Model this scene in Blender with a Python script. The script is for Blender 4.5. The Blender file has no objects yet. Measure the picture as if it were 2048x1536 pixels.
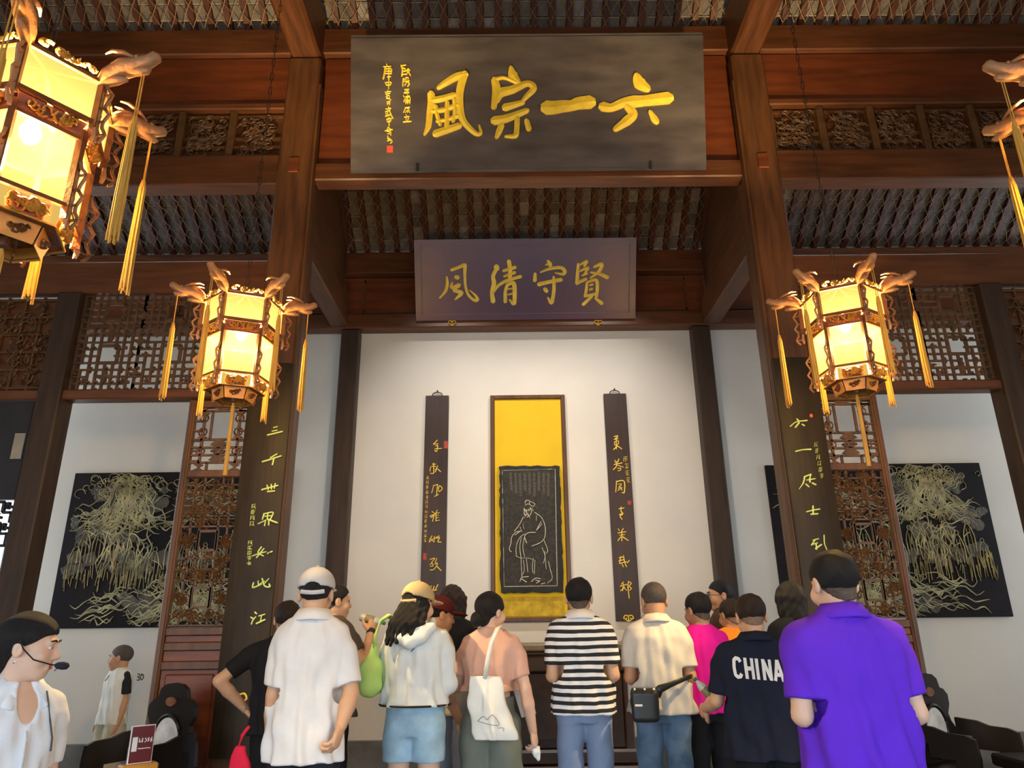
import bpy, bmesh, math, random
import numpy as np
from mathutils import Vector, Matrix
from mathutils.bvhtree import BVHTree

random.seed(7)
SC = bpy.context.scene
COL = SC.collection
R_ = math.radians

# ------------------------------------------------------------------ camera
CF = 1429.9                                   # focal length in pixels of a 2048 px wide frame
_p, _y, _r = R_(18.695), R_(.313), R_(-.7275)
_cy, _sy = math.cos(_y), math.sin(_y)
CFW = np.array([_sy * math.cos(_p), _cy * math.cos(_p), math.sin(_p)])
_rt = np.array([_cy, -_sy, 0.]); _up = np.cross(_rt, CFW)
CRT = math.cos(_r) * _rt + math.sin(_r) * _up
CUP = -math.sin(_r) * _rt + math.cos(_r) * _up
CPOS = np.array([0, 0, 1.42])
cam = bpy.data.cameras.new('camera'); cam.sensor_width = 36; cam.lens = CF / 2048 * 36
cam.clip_start = .05; cam.clip_end = 200
camo = bpy.data.objects.new('camera', cam); COL.objects.link(camo)
camo.matrix_world = Matrix(((CRT[0], CUP[0], -CFW[0], CPOS[0]), (CRT[1], CUP[1], -CFW[1], CPOS[1]),
                            (CRT[2], CUP[2], -CFW[2], CPOS[2]), (0, 0, 0, 1)))
SC.camera = camo

# ------------------------------------------------------------------ world (daylight outside the open hall front), exposure
w = bpy.data.worlds.new('daylight'); SC.world = w; w.use_nodes = True
bg = w.node_tree.nodes['Background']; bg.inputs[0].default_value = (.76, .88, 1, 1); bg.inputs[1].default_value = 2.9
SC.view_settings.view_transform = 'Standard'; SC.view_settings.look = 'None'
SC.view_settings.gamma = 1; SC.view_settings.use_curve_mapping = False
SC.view_settings.exposure = .68
LAMP_W = 740.0                                  # watts of each lantern bulb
LAMP_C = (1, .70, .33)
SPOT_W = 150.0                                 # the two small wall spotlights

# ------------------------------------------------------------------ measured layout
XC, YF, YB = .216, 5.88, 8.0                   # hall axis, front column row, back wall


def ray(px, py):
    return CFW * CF + CRT * (px - 1024) + CUP * (768 - py)


def at(px, py, Y):                             # measured point of the photograph -> real point on the plane y = Y
    d = ray(px, py); return CPOS + d * (Y / d[1])


# ------------------------------------------------------------------ materials
MATS = {}


def _new(name):
    m = bpy.data.materials.new(name); m.use_nodes = True
    nt = m.node_tree; b = nt.nodes['Principled BSDF']
    return m, nt, b


def mat(name, col, rough=.6, var=.12, scale=8., bump=0., bscale=None, metal=0., spec=.5, stretch=(1, 1, 1), col2=None, emit=0, coat=0):
    if name in MATS: return MATS[name]
    m, nt, b = _new(name); N = nt.nodes; L = nt.links
    tc = N.new('ShaderNodeTexCoord'); mp = N.new('ShaderNodeMapping'); mp.inputs['Scale'].default_value = stretch
    L.new(tc.outputs['Object'], mp.inputs[0])
    nz = N.new('ShaderNodeTexNoise'); nz.inputs['Scale'].default_value = scale; nz.inputs['Detail'].default_value = 4
    L.new(mp.outputs[0], nz.inputs['Vector'])
    cr = N.new('ShaderNodeValToRGB')
    c2 = col2 or tuple(min(1, c * (1 + var)) for c in col)
    c1 = tuple(c * (1 - var) for c in col)
    cr.color_ramp.elements[0].position = .3; cr.color_ramp.elements[1].position = .7
    cr.color_ramp.elements[0].color = (*c1, 1); cr.color_ramp.elements[1].color = (*c2, 1)
    L.new(nz.outputs[0], cr.inputs[0]); L.new(cr.outputs[0], b.inputs['Base Color'])
    b.inputs['Roughness'].default_value = rough; b.inputs['Metallic'].default_value = metal
    b.inputs['Specular IOR Level'].default_value = spec
    if coat: b.inputs['Coat Weight'].default_value = coat
    if emit:
        b.inputs['Emission Color'].default_value = (*col, 1); b.inputs['Emission Strength'].default_value = emit
    if bump:
        n2 = N.new('ShaderNodeTexNoise'); n2.inputs['Scale'].default_value = bscale or scale * 3; n2.inputs['Detail'].default_value = 5
        L.new(mp.outputs[0], n2.inputs['Vector'])
        bp = N.new('ShaderNodeBump'); bp.inputs['Strength'].default_value = bump; bp.inputs['Distance'].default_value = .02
        L.new(n2.outputs[0], bp.inputs['Height']); L.new(bp.outputs[0], b.inputs['Normal'])
    MATS[name] = m
    return m


def stripes(name, cola, colb, period, duty, rough=.8):
    m, nt, b = _new(name); N = nt.nodes; L = nt.links
    tc = N.new('ShaderNodeTexCoord'); sp = N.new('ShaderNodeSeparateXYZ'); L.new(tc.outputs['Object'], sp.inputs[0])
    nz = N.new('ShaderNodeTexNoise'); nz.inputs['Scale'].default_value = 5; L.new(tc.outputs['Object'], nz.inputs['Vector'])
    ad = N.new('ShaderNodeMath'); ad.operation = 'MULTIPLY_ADD'; L.new(nz.outputs[0], ad.inputs[0]); ad.inputs[1].default_value = .018; L.new(sp.outputs[2], ad.inputs[2])
    dv = N.new('ShaderNodeMath'); dv.operation = 'DIVIDE'; L.new(ad.outputs[0], dv.inputs[0]); dv.inputs[1].default_value = period
    fr = N.new('ShaderNodeMath'); fr.operation = 'FRACT'; L.new(dv.outputs[0], fr.inputs[0])
    lt = N.new('ShaderNodeMath'); lt.operation = 'LESS_THAN'; L.new(fr.outputs[0], lt.inputs[0]); lt.inputs[1].default_value = duty
    mx = N.new('ShaderNodeMix'); mx.data_type = 'RGBA'; L.new(lt.outputs[0], mx.inputs[0])
    mx.inputs[6].default_value = (*colb, 1); mx.inputs[7].default_value = (*cola, 1)
    L.new(mx.outputs[2], b.inputs['Base Color']); b.inputs['Roughness'].default_value = rough
    return m


def wood(name, col, rough=.42, spec=.5, grain=(2, 2, 14), var=.3):
    return mat(name, col, rough, var, 2.2, .12, 14, spec=spec, stretch=(grain[0], grain[1], 1 if grain[2] == 14 else grain[2]))


M_WOODV = mat('dark_lacquered_timber_upright', (.105, .040, .012), .45, .35, 3, .10, 10, stretch=(6, 6, .7))
M_WOODH = mat('dark_lacquered_timber_level', (.115, .038, .012), .42, .35, 3, .10, 10, stretch=(.7, 6, 6))
M_WOODY = mat('dark_lacquered_timber_depth', (.105, .038, .014), .42, .35, 3, .10, 10, stretch=(6, .7, 6))
M_CARVE = mat('carved_wood', (.105, .048, .016), .45, .35, 12, .2, 40)
M_WOODR = mat('red_brown_board', (.15, .036, .010), .42, .3, 3, .08, 10, stretch=(.7, 5, 5))
M_BLACKBOARD = mat('black_lacquer_board', (.095, .078, .070), .40, .35, 3.5, .05, 12, stretch=(.6, 2, 2), col2=(.125, .104, .092))
M_PURPLEBOARD = mat('purple_brown_lacquer', (.075, .020, .040), .28, .12, 3, .03, 10)
M_GOLD = mat('gold_leaf', (.98, .66, .05), .38, .10, 14, .2, 30, metal=.12)
M_GOLDP = mat('gold_paint', (.92, .60, .07), .5, .12, 14, .1, 30, metal=.15)
M_LIME = mat('bright_yellow_green_paint', (.66, .78, .25), .5, .06, 14)
M_RELIEF = mat('tarnished_gilt_relief', (.36, .32, .16), .5, .55, 9, .2, 40, metal=.2)
M_PAINTBG = mat('black_brown_painting_ground', (.012, .0075, .0075), .5, .3, 3, spec=.15)
M_PLASTER = mat('white_lime_plaster', (.74, .69, .60), .9, .035, 1.6, .05, 30)
M_BASE = mat('dark_grey_stone_skirting', (.16, .15, .135), .7, .25, 5, .15, 25)
M_STONEF = mat('stone_floor_slab', (.20, .19, .175), .5, .2, 4, .1, 20)
M_BRICK = [mat('grey_roof_brick_%d' % i, c, .9, .25, 9, .2, 30) for i, c in enumerate(((.17, .155, .145), (.21, .19, .18), (.12, .11, .105), (.30, .28, .27)))]
M_PARTL = mat('near_black_partition_wood', (.016, .014, .018), .5, .3, 4, .1, 14)
M_PARTR = mat('dark_olive_partition_wood', (.034, .022, .010), .5, .3, 4, .1, 14)
M_RELIEF2 = mat('dull_brown_gilt_ground', (.070, .056, .030), .5, .5, 9, .4, 40)
M_FADE = mat('clipped_nape_hair', (.20, .125, .085), .7, .2, 60, .3, 200)
M_POST = mat('blackened_brown_timber', (.046, .026, .016), .5, .3, 3, .10, 10, spec=.3, stretch=(6, 6, .7))
M_GROUT = mat('dark_roof_underside', (.03, .026, .022), .95)
M_MORTAR = mat('pale_mortar', (.42, .38, .33), .95, .2, 20)
M_RAFTER = mat('red_brown_rafter', (.085, .022, .012), .55, .3, 4, .1, 12, stretch=(6, .7, 6))
M_NET = mat('rusty_bird_net_wire', (.30, .18, .07), .6, .2, 20, metal=.2)
M_SEAL = mat('red_seal_paint', (.75, .10, .04), .55, .1)
M_YELLOW = mat('bright_yellow_paper', (.78, .50, .004), .75, .06, 2.5, .03, 20)
M_STELE = mat('dark_carved_stone', (.040, .035, .028), .6, .35, 26, .5, 60, spec=.25)
M_STELEE = mat('black_rough_stone_edge', (.010, .009, .008), .7, .4, 16, .6, 30)
M_CHALK = mat('pale_chalked_carving', (.62, .56, .40), .8, .2, 30)
M_IRON = mat('dark_iron', (.06, .055, .05), .45, .1, metal=.8)
M_BLACKW = mat('black_rosewood', (.010, .007, .006), .38, .3, 6, .05, 20)
M_MARBLE = mat('veined_marble', (.62, .58, .52), .3, .25, 9, col2=(.82, .80, .76))
M_SKIN = mat('skin', (.62, .36, .22), .5, .06, 9, .04, 90, spec=.4)
M_SKIN2 = mat('tanned_skin', (.50, .26, .14), .5, .07, 9, .04, 90, spec=.4)
M_SKIN3 = mat('fair_skin', (.72, .46, .33), .5, .05, 9, .04, 90, spec=.4)
M_HAIR = mat('black_hair', (.011, .0095, .010), .5, .5, 40, .5, 120, stretch=(6, 6, 1), spec=.25)
M_HAIRB = mat('dark_brown_hair', (.028, .016, .011), .5, .5, 40, .5, 120, stretch=(6, 6, 1), spec=.25)
M_HAIRS = mat('cropped_greying_hair', (.075, .055, .042), .7, .35, 60, .4, 200)
M_EYEW = mat('eye_white', (.75, .72, .68), .25)
M_EYE = mat('dark_iris', (.015, .01, .008), .15)
M_LIP = mat('lips', (.52, .13, .11), .4)
M_BLACK = mat('black_plastic', (.012, .012, .013), .4)
M_WHITE = mat('white_plastic', (.8, .8, .8), .4)


def cloth(name, col, rough=.85, var=.06, bump=.12):
    return mat('cloth_' + name, col, rough, var, 7, bump, 160, spec=.2)


# ------------------------------------------------------------------ mesh helpers
class MB:
    def __init__(s): s.v = []; s.f = []

    def add(s, v, f):
        o = len(s.v); s.v += [tuple(float(c) for c in p) for p in v]; s.f += [tuple(i + o for i in q) for q in f]; return s

    def box(s, x0, x1, y0, y1, z0, z1):
        v = [(x, y, z) for x in (x0, x1) for y in (y0, y1) for z in (z0, z1)]
        return s.add(v, [(0, 1, 3, 2), (4, 6, 7, 5), (0, 4, 5, 1), (2, 3, 7, 6), (0, 2, 6, 4), (1, 5, 7, 3)])

    def bbox(s, x0, x1, y0, y1, z0, z1, b=.008):           # box with chamfered edges
        xs, ys, zs = (x0, x1), (y0, y1), (z0, z1); bm = bmesh.new()
        c = [bm.verts.new((x, y, z)) for x in xs for y in ys for z in zs]
        for q in [(0, 1, 3, 2), (4, 6, 7, 5), (0, 4, 5, 1), (2, 3, 7, 6), (0, 2, 6, 4), (1, 5, 7, 3)]: bm.faces.new([c[i] for i in q])
        bmesh.ops.bevel(bm, geom=bm.edges[:], offset=b, segments=1, affect='EDGES')
        bm.verts.ensure_lookup_table(); bm.verts.index_update()
        s.add([tuple(v.co) for v in bm.verts], [tuple(v.index for v in f.verts) for f in bm.faces]); bm.free(); return s

    def bar(s, a, b, w, h=None, up=(0, 0, 1)):               # rectangular bar between two points
        a = Vector(a); b = Vector(b); d = (b - a).normalized(); u = Vector(up)
        if abs(d.dot(u)) > .98: u = Vector((1, 0, 0))
        x = d.cross(u).normalized() * (w / 2); z = x.cross(d).normalized() * ((h or w) / 2)
        v = [p + i * x + j * z for p in (a, b) for i, j in ((-1, -1), (1, -1), (1, 1), (-1, 1))]
        return s.add(v, [(3, 2, 1, 0), (4, 5, 6, 7), (0, 1, 5, 4), (1, 2, 6, 5), (2, 3, 7, 6), (3, 0, 4, 7)])

    def tube(s, pts, r, n=6, closed=False, cap=True, flat=1., up=(0, 0, 1)):
        pts = [Vector(p) for p in pts]; m = len(pts)
        rs = r if hasattr(r, '__len__') else [r] * m
        rows = []
        for i, p in enumerate(pts):
            a = pts[i - 1] if (i or closed) else p; b = pts[(i + 1) % m] if (i < m - 1 or closed) else p
            d = (b - a).normalized(); u = Vector(up)
            if abs(d.dot(u)) > .95: u = Vector((1, .2, 0))
            x = d.cross(u).normalized(); z = x.cross(d).normalized()
            rows.append([p + (x * math.cos(t) + z * math.sin(t) * flat) * rs[i] for t in [2 * math.pi * k / n for k in range(n)]])
        v = [q for row in rows for q in row]; f = []
        for i in range(m if closed else m - 1):
            j = (i + 1) % m
            for k in range(n):
                l = (k + 1) % n; f.append((i * n + k, i * n + l, j * n + l, j * n + k))
        if cap and not closed:
            f.append(tuple(range(n - 1, -1, -1))); f.append(tuple((m - 1) * n + k for k in range(n)))
        return s.add(v, f)

    def lathe(s, prof, n=12, c=(0, 0, 0)):
        v = []; f = []; m = len(prof)
        for i in range(n):
            t = 2 * math.pi * i / n
            v += [(c[0] + r * math.cos(t), c[1] + r * math.sin(t), c[2] + z) for r, z in prof]
        for i in range(n):
            j = (i + 1) % n
            for k in range(m - 1): f.append((i * m + k, j * m + k, j * m + k + 1, i * m + k + 1))
        f.append(tuple(i * m for i in range(n - 1, -1, -1))); f.append(tuple(i * m + m - 1 for i in range(n)))
        return s.add(v, f)

    def prism(s, poly, depth, fr):                          # polygon (u,v) extruded along the frame's normal; fr = (O,U,V,N)
        O, U, V, Nn = fr; n = len(poly)
        v = [O + U * a + V * b for a, b in poly] + [O + U * a + V * b + Nn * depth for a, b in poly]
        f = [tuple(range(n - 1, -1, -1)), tuple(range(n, 2 * n))] + [(i, (i + 1) % n, n + (i + 1) % n, n + i) for i in range(n)]
        return s.add(v, f)

    def brush(s, pts, ws, depth, fr, sub=5, lift=0.):       # brush stroke of varying width lying on a plane frame
        O, U, V, Nn = fr
        P = np.array(pts, float); W = np.array(ws if hasattr(ws, '__len__') else [ws] * len(pts), float)
        if len(P) == 1: P = np.vstack([P, P + [W[0] * .3, -W[0] * .3]]); W = np.array([W[0], W[0]])
        if len(P) > 2:
            Q = np.vstack([2 * P[0] - P[1], P, 2 * P[-1] - P[-2]]); o = []; ow = []
            for i in range(1, len(Q) - 2):
                for t in np.linspace(0, 1, sub, endpoint=False):
                    a, b, c, d = Q[i - 1], Q[i], Q[i + 1], Q[i + 2]
                    o.append(.5 * (2 * b + (c - a) * t + (2 * a - 5 * b + 4 * c - d) * t * t + (3 * b - a - 3 * c + d) * t ** 3))
                    ow.append(W[i - 1] * (1 - t) + W[i] * t)
            o.append(P[-1]); ow.append(W[-1]); P = np.array(o); W = np.array(ow)
        T = np.gradient(P, axis=0); T /= np.maximum(np.linalg.norm(T, axis=1, keepdims=True), 1e-9)
        Nr = np.stack([-T[:, 1], T[:, 0]], 1)
        # rounded brush ends
        head = [P[0] - T[0] * W[0] * .38]; tail = [P[-1] + T[-1] * W[-1] * .38]
        P = np.vstack([head, P, tail]); Nr = np.vstack([Nr[:1], Nr, Nr[-1:]]); W = np.concatenate([[W[0] * .45], W, [W[-1] * .45]])
        A = P + Nr * W[:, None] / 2; B = P - Nr * W[:, None] / 2; n = len(P)
        def P3(q, h): return O + U * q[0] + V * q[1] + Nn * (h + lift)
        v = [P3(a, depth * .55) for a in A] + [P3(p, depth) for p in P] + [P3(b, depth * .55) for b in B] + [P3(a, 0) for a in A] + [P3(b, 0) for b in B]
        f = []
        for i in range(n - 1):
            f += [(i, n + i, n + i + 1, i + 1), (n + i, 2 * n + i, 2 * n + i + 1, n + i + 1), (3 * n + i, i, i + 1, 3 * n + i + 1), (2 * n + i, 4 * n + i, 4 * n + i + 1, 2 * n + i + 1)]
        f += [(0, 3 * n, 4 * n, 2 * n, n), (n - 1, 2 * n - 1, 3 * n - 1, 5 * n - 1, 4 * n - 1)]
        return s.add(v, f)

    def mesh(s, name, m, smooth=False):
        me = bpy.data.meshes.new(name); me.from_pydata(s.v, [], s.f); me.update()
        if m: me.materials.append(m)
        if smooth:
            me.polygons.foreach_set('use_smooth', [True] * len(me.polygons)); me.update()
        return me

    def build(s, name, m, parent=None, smooth=False, loc=None, rot=None):
        return link(name, s.mesh(name, m, smooth), parent, loc, rot)


def link(name, me, parent=None, loc=None, rot=None):
    o = bpy.data.objects.new(name, me); COL.objects.link(o)
    if parent is not None: o.parent = parent
    if loc is not None: o.location = loc
    if rot is not None: o.rotation_euler = rot
    return o


def thing(name, label, cat, loc=(0, 0, 0), rz=0, group=None):
    o = bpy.data.objects.new(name, None); COL.objects.link(o); o.empty_display_size = .1
    o.location = loc; o.rotation_euler = (0, 0, rz); return tag(o, label, cat, group)


def tag(o, label, cat=None, group=None, kind=None):
    o['label'] = label
    if cat: o['category'] = cat
    if group: o['group'] = group
    if kind: o['kind'] = kind
    return o


def struct(o, label=None):
    o['kind'] = 'structure'
    if label: o['label'] = label
    return o


def copy_tree(o, parent=None):
    c = o.copy(); COL.objects.link(c)
    if parent is not None: c.parent = parent
    for ch in list(o.children): copy_tree(ch, c)
    return c


def V3(*a): return np.array(a, float)


def plane_frame(O, U, V):
    U = U / np.linalg.norm(U); V = V / np.linalg.norm(V); return (O, U, V, np.cross(U, V))


class Tracer:                                   # measured marks of a zoomed crop -> metres on a flat board
    def __init__(s, fr, cx, cy, sc): s.fr = fr; s.c = (cx, cy, sc)

    def uv(s, x, y):
        O, U, V, N = s.fr; d = ray(s.c[0] + x / s.c[2], s.c[1] + y / s.c[2])
        t = np.dot(O - CPOS, N) / np.dot(d, N); q = CPOS + d * t - O
        return (float(np.dot(q, U)), float(np.dot(q, V)))

    def wscale(s, x, y):
        a = s.uv(x - 5, y); b = s.uv(x + 5, y); return math.hypot(a[0] - b[0], a[1] - b[1]) / 10

    def char(s, strokes, name, m, parent, depth=.012, local=None):
        mb = MB()
        fr = s.fr if local is None else local
        for i, st in enumerate(strokes):
            *pts, ws = st
            k = s.wscale(*pts[0]); W = [w * k for w in ws] if hasattr(ws, '__len__') else ws * k
            if hasattr(W, '__len__') and len(W) != len(pts):
                W = list(np.interp(np.linspace(0, 1, len(pts)), np.linspace(0, 1, len(W)), W))
            mb.brush([s.uv(*p) for p in pts], W, depth, fr, lift=.0004 * i)
        return mb.build(name, m, parent)
# ================================================================== the hall
def timber(name, label, x0, x1, y0, y1, z0, z1, m, b=.012):
    o = MB().bbox(x0 - (x0 + x1) / 2, x1 - (x0 + x1) / 2, y0 - (y0 + y1) / 2, y1 - (y0 + y1) / 2, 0, z1 - z0, b).build(name, m, loc=((x0 + x1) / 2, (y0 + y1) / 2, z0))
    return struct(o, label)


XL, XR = -7.2, 7.6
YO = -3.0                                       # open front of the hall
struct(MB().box(XL - .3, XR + .3, YO - 9, YB + .4, -.12, 0).build('floor', M_STONEF), 'grey stone slab floor of the hall')
# back wall, with a window opening far left behind the partition
wb = MB()
wb.box(-5.35, XR, YB, YB + .28, 0, 6.0); wb.box(XL, -6.4, YB, YB + .28, 0, 6); wb.box(-6.4, -5.35, YB, YB + .28, 0, 1.45); wb.box(-6.4, -5.35, YB, YB + .28, 3.5, 6)
struct(wb.build('wall_back', M_PLASTER), 'white plastered back wall')
struct(MB().bbox(XL, XR, YB - .035, YB - .001, 0, .345, .006).build('baseboard_back', M_BASE), 'grey stone skirting along the back wall')
RS = .72


def zroof(y): return 5.92 + RS * (YB - y)


YR = 2.6; ZR = zroof(YR)
for nm, x, lab in (('wall_left', XL, 'white gable wall on the left'), ('wall_right', XR, 'white gable wall on the right')):
    s = -1 if x < 0 else 1; m = MB(); poly = [(YO, 0), (YB + .28, 0), (YB + .28, 5.75), (YR, ZR), (YO, ZR - RS * (YR - YO))]
    # a side doorway opens the back aisle to the daylight of the court
    for poly in ([(YO, 0), (6.05, 0), (6.05, zroof(6.05)), (YR, ZR), (YO, ZR - RS * (YR - YO))], [(7.85, 0), (YB + .28, 0), (YB + .28, 5.75), (7.85, zroof(7.85))], [(6.05, 5.2), (7.85, 5.2), (7.85, zroof(7.85)), (6.05, zroof(6.05))]):
        n = len(poly); v = [(x, a, b) for a, b in poly] + [(x + s * .25, a, b) for a, b in poly]
        m.add(v, [tuple(range(n)), tuple(range(2 * n - 1, n - 1, -1))] + [(i, i + n, (i + 1) % n + n, (i + 1) % n) for i in range(n)])
    struct(m.build(nm, M_PLASTER), lab)
wf = MB(); wf.box(XL, XR, YO - .25, YO, 3.3, ZR - RS * (YR - YO) + .02)  # added out of view: holds back part of the sky light from the front
struct(wf.build('wall_front', M_WOODH), 'boarding above the open doors of the hall front')
# window in the back wall, behind the left partition
wn = struct(MB().bar((-6.4, YB + .1, 1.45), (-5.35, YB + .1, 1.45), .09).bar((-6.4, YB + .1, 3.5), (-5.35, YB + .1, 3.5), .09).bar((-6.4, YB + .1, 1.45), (-6.4, YB + .1, 3.5), .09).bar((-5.35, YB + .1, 1.45), (-5.35, YB + .1, 3.5), .09).build('window_1', M_WOODV), 'wooden window frame in the back wall')
MB().bar((-5.87, YB + .1, 1.45), (-5.87, YB + .1, 3.5), .05).build('mullion', M_WOODV, wn)

# ---- roof: ceiling slab, rafters, bricks, net
ce = MB(); t = .14
prof = [(YB + .6, zroof(YB + .6)), (YR, ZR), (YO - .8, ZR - RS * (YR - YO + .8))]
def slab(x0, x1, ya, yb):
    f_ = lambda y: zroof(y) if y >= YR else ZR - RS * (YR - y)
    v = [(x, y, f_(y) + d) for x in (x0, x1) for y in (ya, yb) for d in (.03, .03 + t)]
    ce.add(v, [(0, 2, 6, 4), (1, 5, 7, 3), (0, 4, 5, 1), (2, 3, 7, 6), (0, 1, 3, 2), (4, 6, 7, 5)])
SKY = [(XC - 5.6, XC - 2.5), (XC + 2.5, XC + 5.6)]; SKY_Y = (6.05, 7.15)      # roof lights over the side bays of the back aisle
slab(XL - .3, XR + .3, YB + .6, SKY_Y[1]); slab(XL - .3, XR + .3, SKY_Y[0], YR); slab(XL - .3, XR + .3, YR, YO - .8)
for a, b in ((XL - .3, SKY[0][0]), (SKY[0][1], SKY[1][0]), (SKY[1][1], XR + .3)): slab(a, b, SKY_Y[1], SKY_Y[0])
CEIL = struct(ce.build('ceiling', M_GROUT), 'sloping tiled roof seen from below, with rafters and bird net')
th = math.atan(RS); cs, sn = math.cos(th), math.sin(th)
PITCH, ROW, RW = .187, .155, .062
x0r = XC - PITCH * 38.5
LEN = (YB - YR) / cs
rm = MB().box(-RW / 2, RW / 2, 0, LEN, -.06, .0).mesh('rafter', M_RAFTER)
NR = 78
for i in range(NR):
    o = link('rafter', rm, CEIL, (x0r + i * PITCH, YB, zroof(YB) - .005)); o.rotation_euler = (0, 0, math.pi); o.rotation_euler = (th, 0, math.pi)
bms = [MB().bbox(-.060, .060, .004, ROW - .010, -.018, .03, .004).mesh('roof_brick', m) for m in M_BRICK]
rest = MB(); mort = MB(); nb = 0
jm = MB().box(-.0625, .0625, -.005, .003, -.008, .02).mesh('mortar', M_MORTAR)
for r in range(int(LEN / ROW)):
    y = YB - r * ROW * cs; z = zroof(YB) + r * ROW * sn
    vis = (r <= 5) or (y < 6.05 and y > 5.3)
    for i in range(NR - 1):
        x = x0r + (i + .5) * PITCH; rel = abs(x - XC)
        if SKY_Y[0] - .05 < y < SKY_Y[1] + .15 and any(a < x < b for a, b in SKY): continue
        k = random.choices((0, 1, 2, 3), (6, 4, 4, 2))[0]
        if vis and rel < (2.1 if y < 6.2 else 3.3) and nb < 300:
            nb += 1; o = link('roof_brick', bms[k], CEIL, (x, y, z + random.uniform(-.006, .006))); o.rotation_euler = (th, 0, math.pi)
        else:
            for a in (rest,):
                c = [(-.06, .004), (.06, .004), (.06, ROW - .01), (-.06, ROW - .01)]
                a.add([(x + p, y - q * cs, z + q * sn - .016) for p, q in c], [(3, 2, 1, 0)])
        c = [(-.0625, -.007), (.0625, -.007), (.0625, .004), (-.0625, .004)]
        if y > 4.6: mort.add([(x + p, y - q * cs, z + q * sn - .012) for p, q in c], [(3, 2, 1, 0)])
o = rest.build('roof_brick_field', M_BRICK[0], CEIL); o['kind'] = 'stuff'
o = mort.build('mortar_joints', M_MORTAR, CEIL); o['kind'] = 'stuff'
# hexagonal bird net slung under the rafters
net = MB(); rr = random.Random(3)
HX, HY = .115, .095
nu, nv = int(12.6 / HX), int(2.75 / cs / HY)
gp = {}
for j in range(nv + 1):
    for i in range(nu + 1):
        x = XC - 6.3 + i * HX + (HX / 2 if j % 2 else 0) + rr.uniform(-.012, .012); q = j * HY + rr.uniform(-.012, .012)
        gp[i, j] = (x, YB - .02 - q * cs, zroof(YB) + q * sn - .115 - .04 * math.sin(x * 3.1 + q * 2) + rr.uniform(-.012, .012))
for j in range(nv):
    for i in range(nu):
        a = gp[i, j]
        for d in ((i, j + 1), (i + (1 if j % 2 else -1), j + 1)):
            if d in gp: net.bar(a, gp[d], .0055)
o = net.build('bird_net', M_NET, CEIL); tag(o, 'rusty hexagonal wire bird net slung under the rafters', kind='stuff')

# ---- columns, posts, beams
for s, side in ((-1, 'left'), (1, 'right')):
    x0, x1 = sorted((XC + s * 2.05, XC + s * 2.37))
    c = timber('timber_column', 'tall square dark brown column on the %s of the central bay' % side, x0, x1, 5.72, 6.04, 0, 6.83, M_WOODV, .02)
    xi = XC + s * 2.05
    for k in range(3):
        MB().bbox(-.012, .012, -.012, .012, 0, 6.3, .004).build('corner_bead', M_WOODV, c, loc=(xi + s * (.012 + .0) - (x0 + x1) / 2 - s * .024, 5.735 + k * .035 - 5.88, .2))
    MB().bbox(-.05, .05, -.02, 0, 0, .16, .006).build('peg_end', M_WOODR, c, loc=(0, -.16, 5.47))
    x0, x1 = sorted((XC + s * 1.978, XC + s * 2.19))
    timber('timber_post', 'slim dark brown post against the white wall on the %s' % side, x0, x1, 7.83, 7.998, 0, 4.78, M_POST)
    x0, x1 = sorted((XC + s * 2.06, XC + s * 2.36))
    timber('cross_beam', 'heavy roof beam running forward from the %s column top' % side, x0, x1, YO, 5.99, 6.84, 7.42, M_WOODY, .03)
    x0, x1 = sorted((XC + s * 2.11, XC + s * 2.31))
    timber('tie_beam', 'dark tie beam from the %s column back to the wall' % side, x0, x1, 6.05, 7.82, 4.80, 5.16, M_WOODY)
    xb = XC + s * 2.2; m = MB(); poly = [(6.05, 5.17), (7.8, 5.17), (7.8, 5.95), (6.05, 7.15)]
    v = [(xb - .02, a, b) for a, b in poly] + [(xb + .02, a, b) for a, b in poly]
    m.add(v, [(3, 2, 1, 0), (4, 5, 6, 7)] + [(i, (i + 1) % 4, (i + 1) % 4 + 4, i + 4) for i in range(4)])
    g = struct(m.build('gable_board', M_WOODY), 'dark boarded infill above the %s tie beam' % side)
    MB().bar((xb - s * .03, 6.1, 7.05), (xb - s * .03, 7.75, 5.88), .05, .09).build('sloping_rail', M_WOODY, g)
    # side bay, front row
    e = 4.02
    x0, x1 = sorted((XC + s * 2.38, XC + s * 6.6))
    timber('side_beam', 'dark beam over the opening of the %s side bay' % side, x0, x1, 5.79, 5.98, 5.40, 5.73, M_WOODH)
    timber('side_board', 'red brown board under the roof beam of the %s side bay' % side, x0, x1, 5.85, 5.93, 6.36, 6.94, M_WOODR)
    timber('side_moulding', 'moulded rail below the red board of the %s side bay' % side, x0, x1, 5.81, 5.95, 6.28, 6.355, M_WOODH)
    timber('frieze_beam', 'dark beam capping the lattice frieze on the %s' % side, x0, x1, 5.80, 5.96, 4.29, 4.60, M_WOODH)
    timber('frieze_rail', 'dark rail under the lattice frieze on the %s' % side, x0, x1, 5.81, 5.95, 3.295, 3.385, M_WOODH)
    x0, x1 = sorted((XC + s * e, XC + s * (e + .2)))
    timber('side_post', 'dark post at the outer edge of the %s side opening' % side, x0, x1, 5.775, 5.985, 0, 4.29, M_POST)

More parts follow.
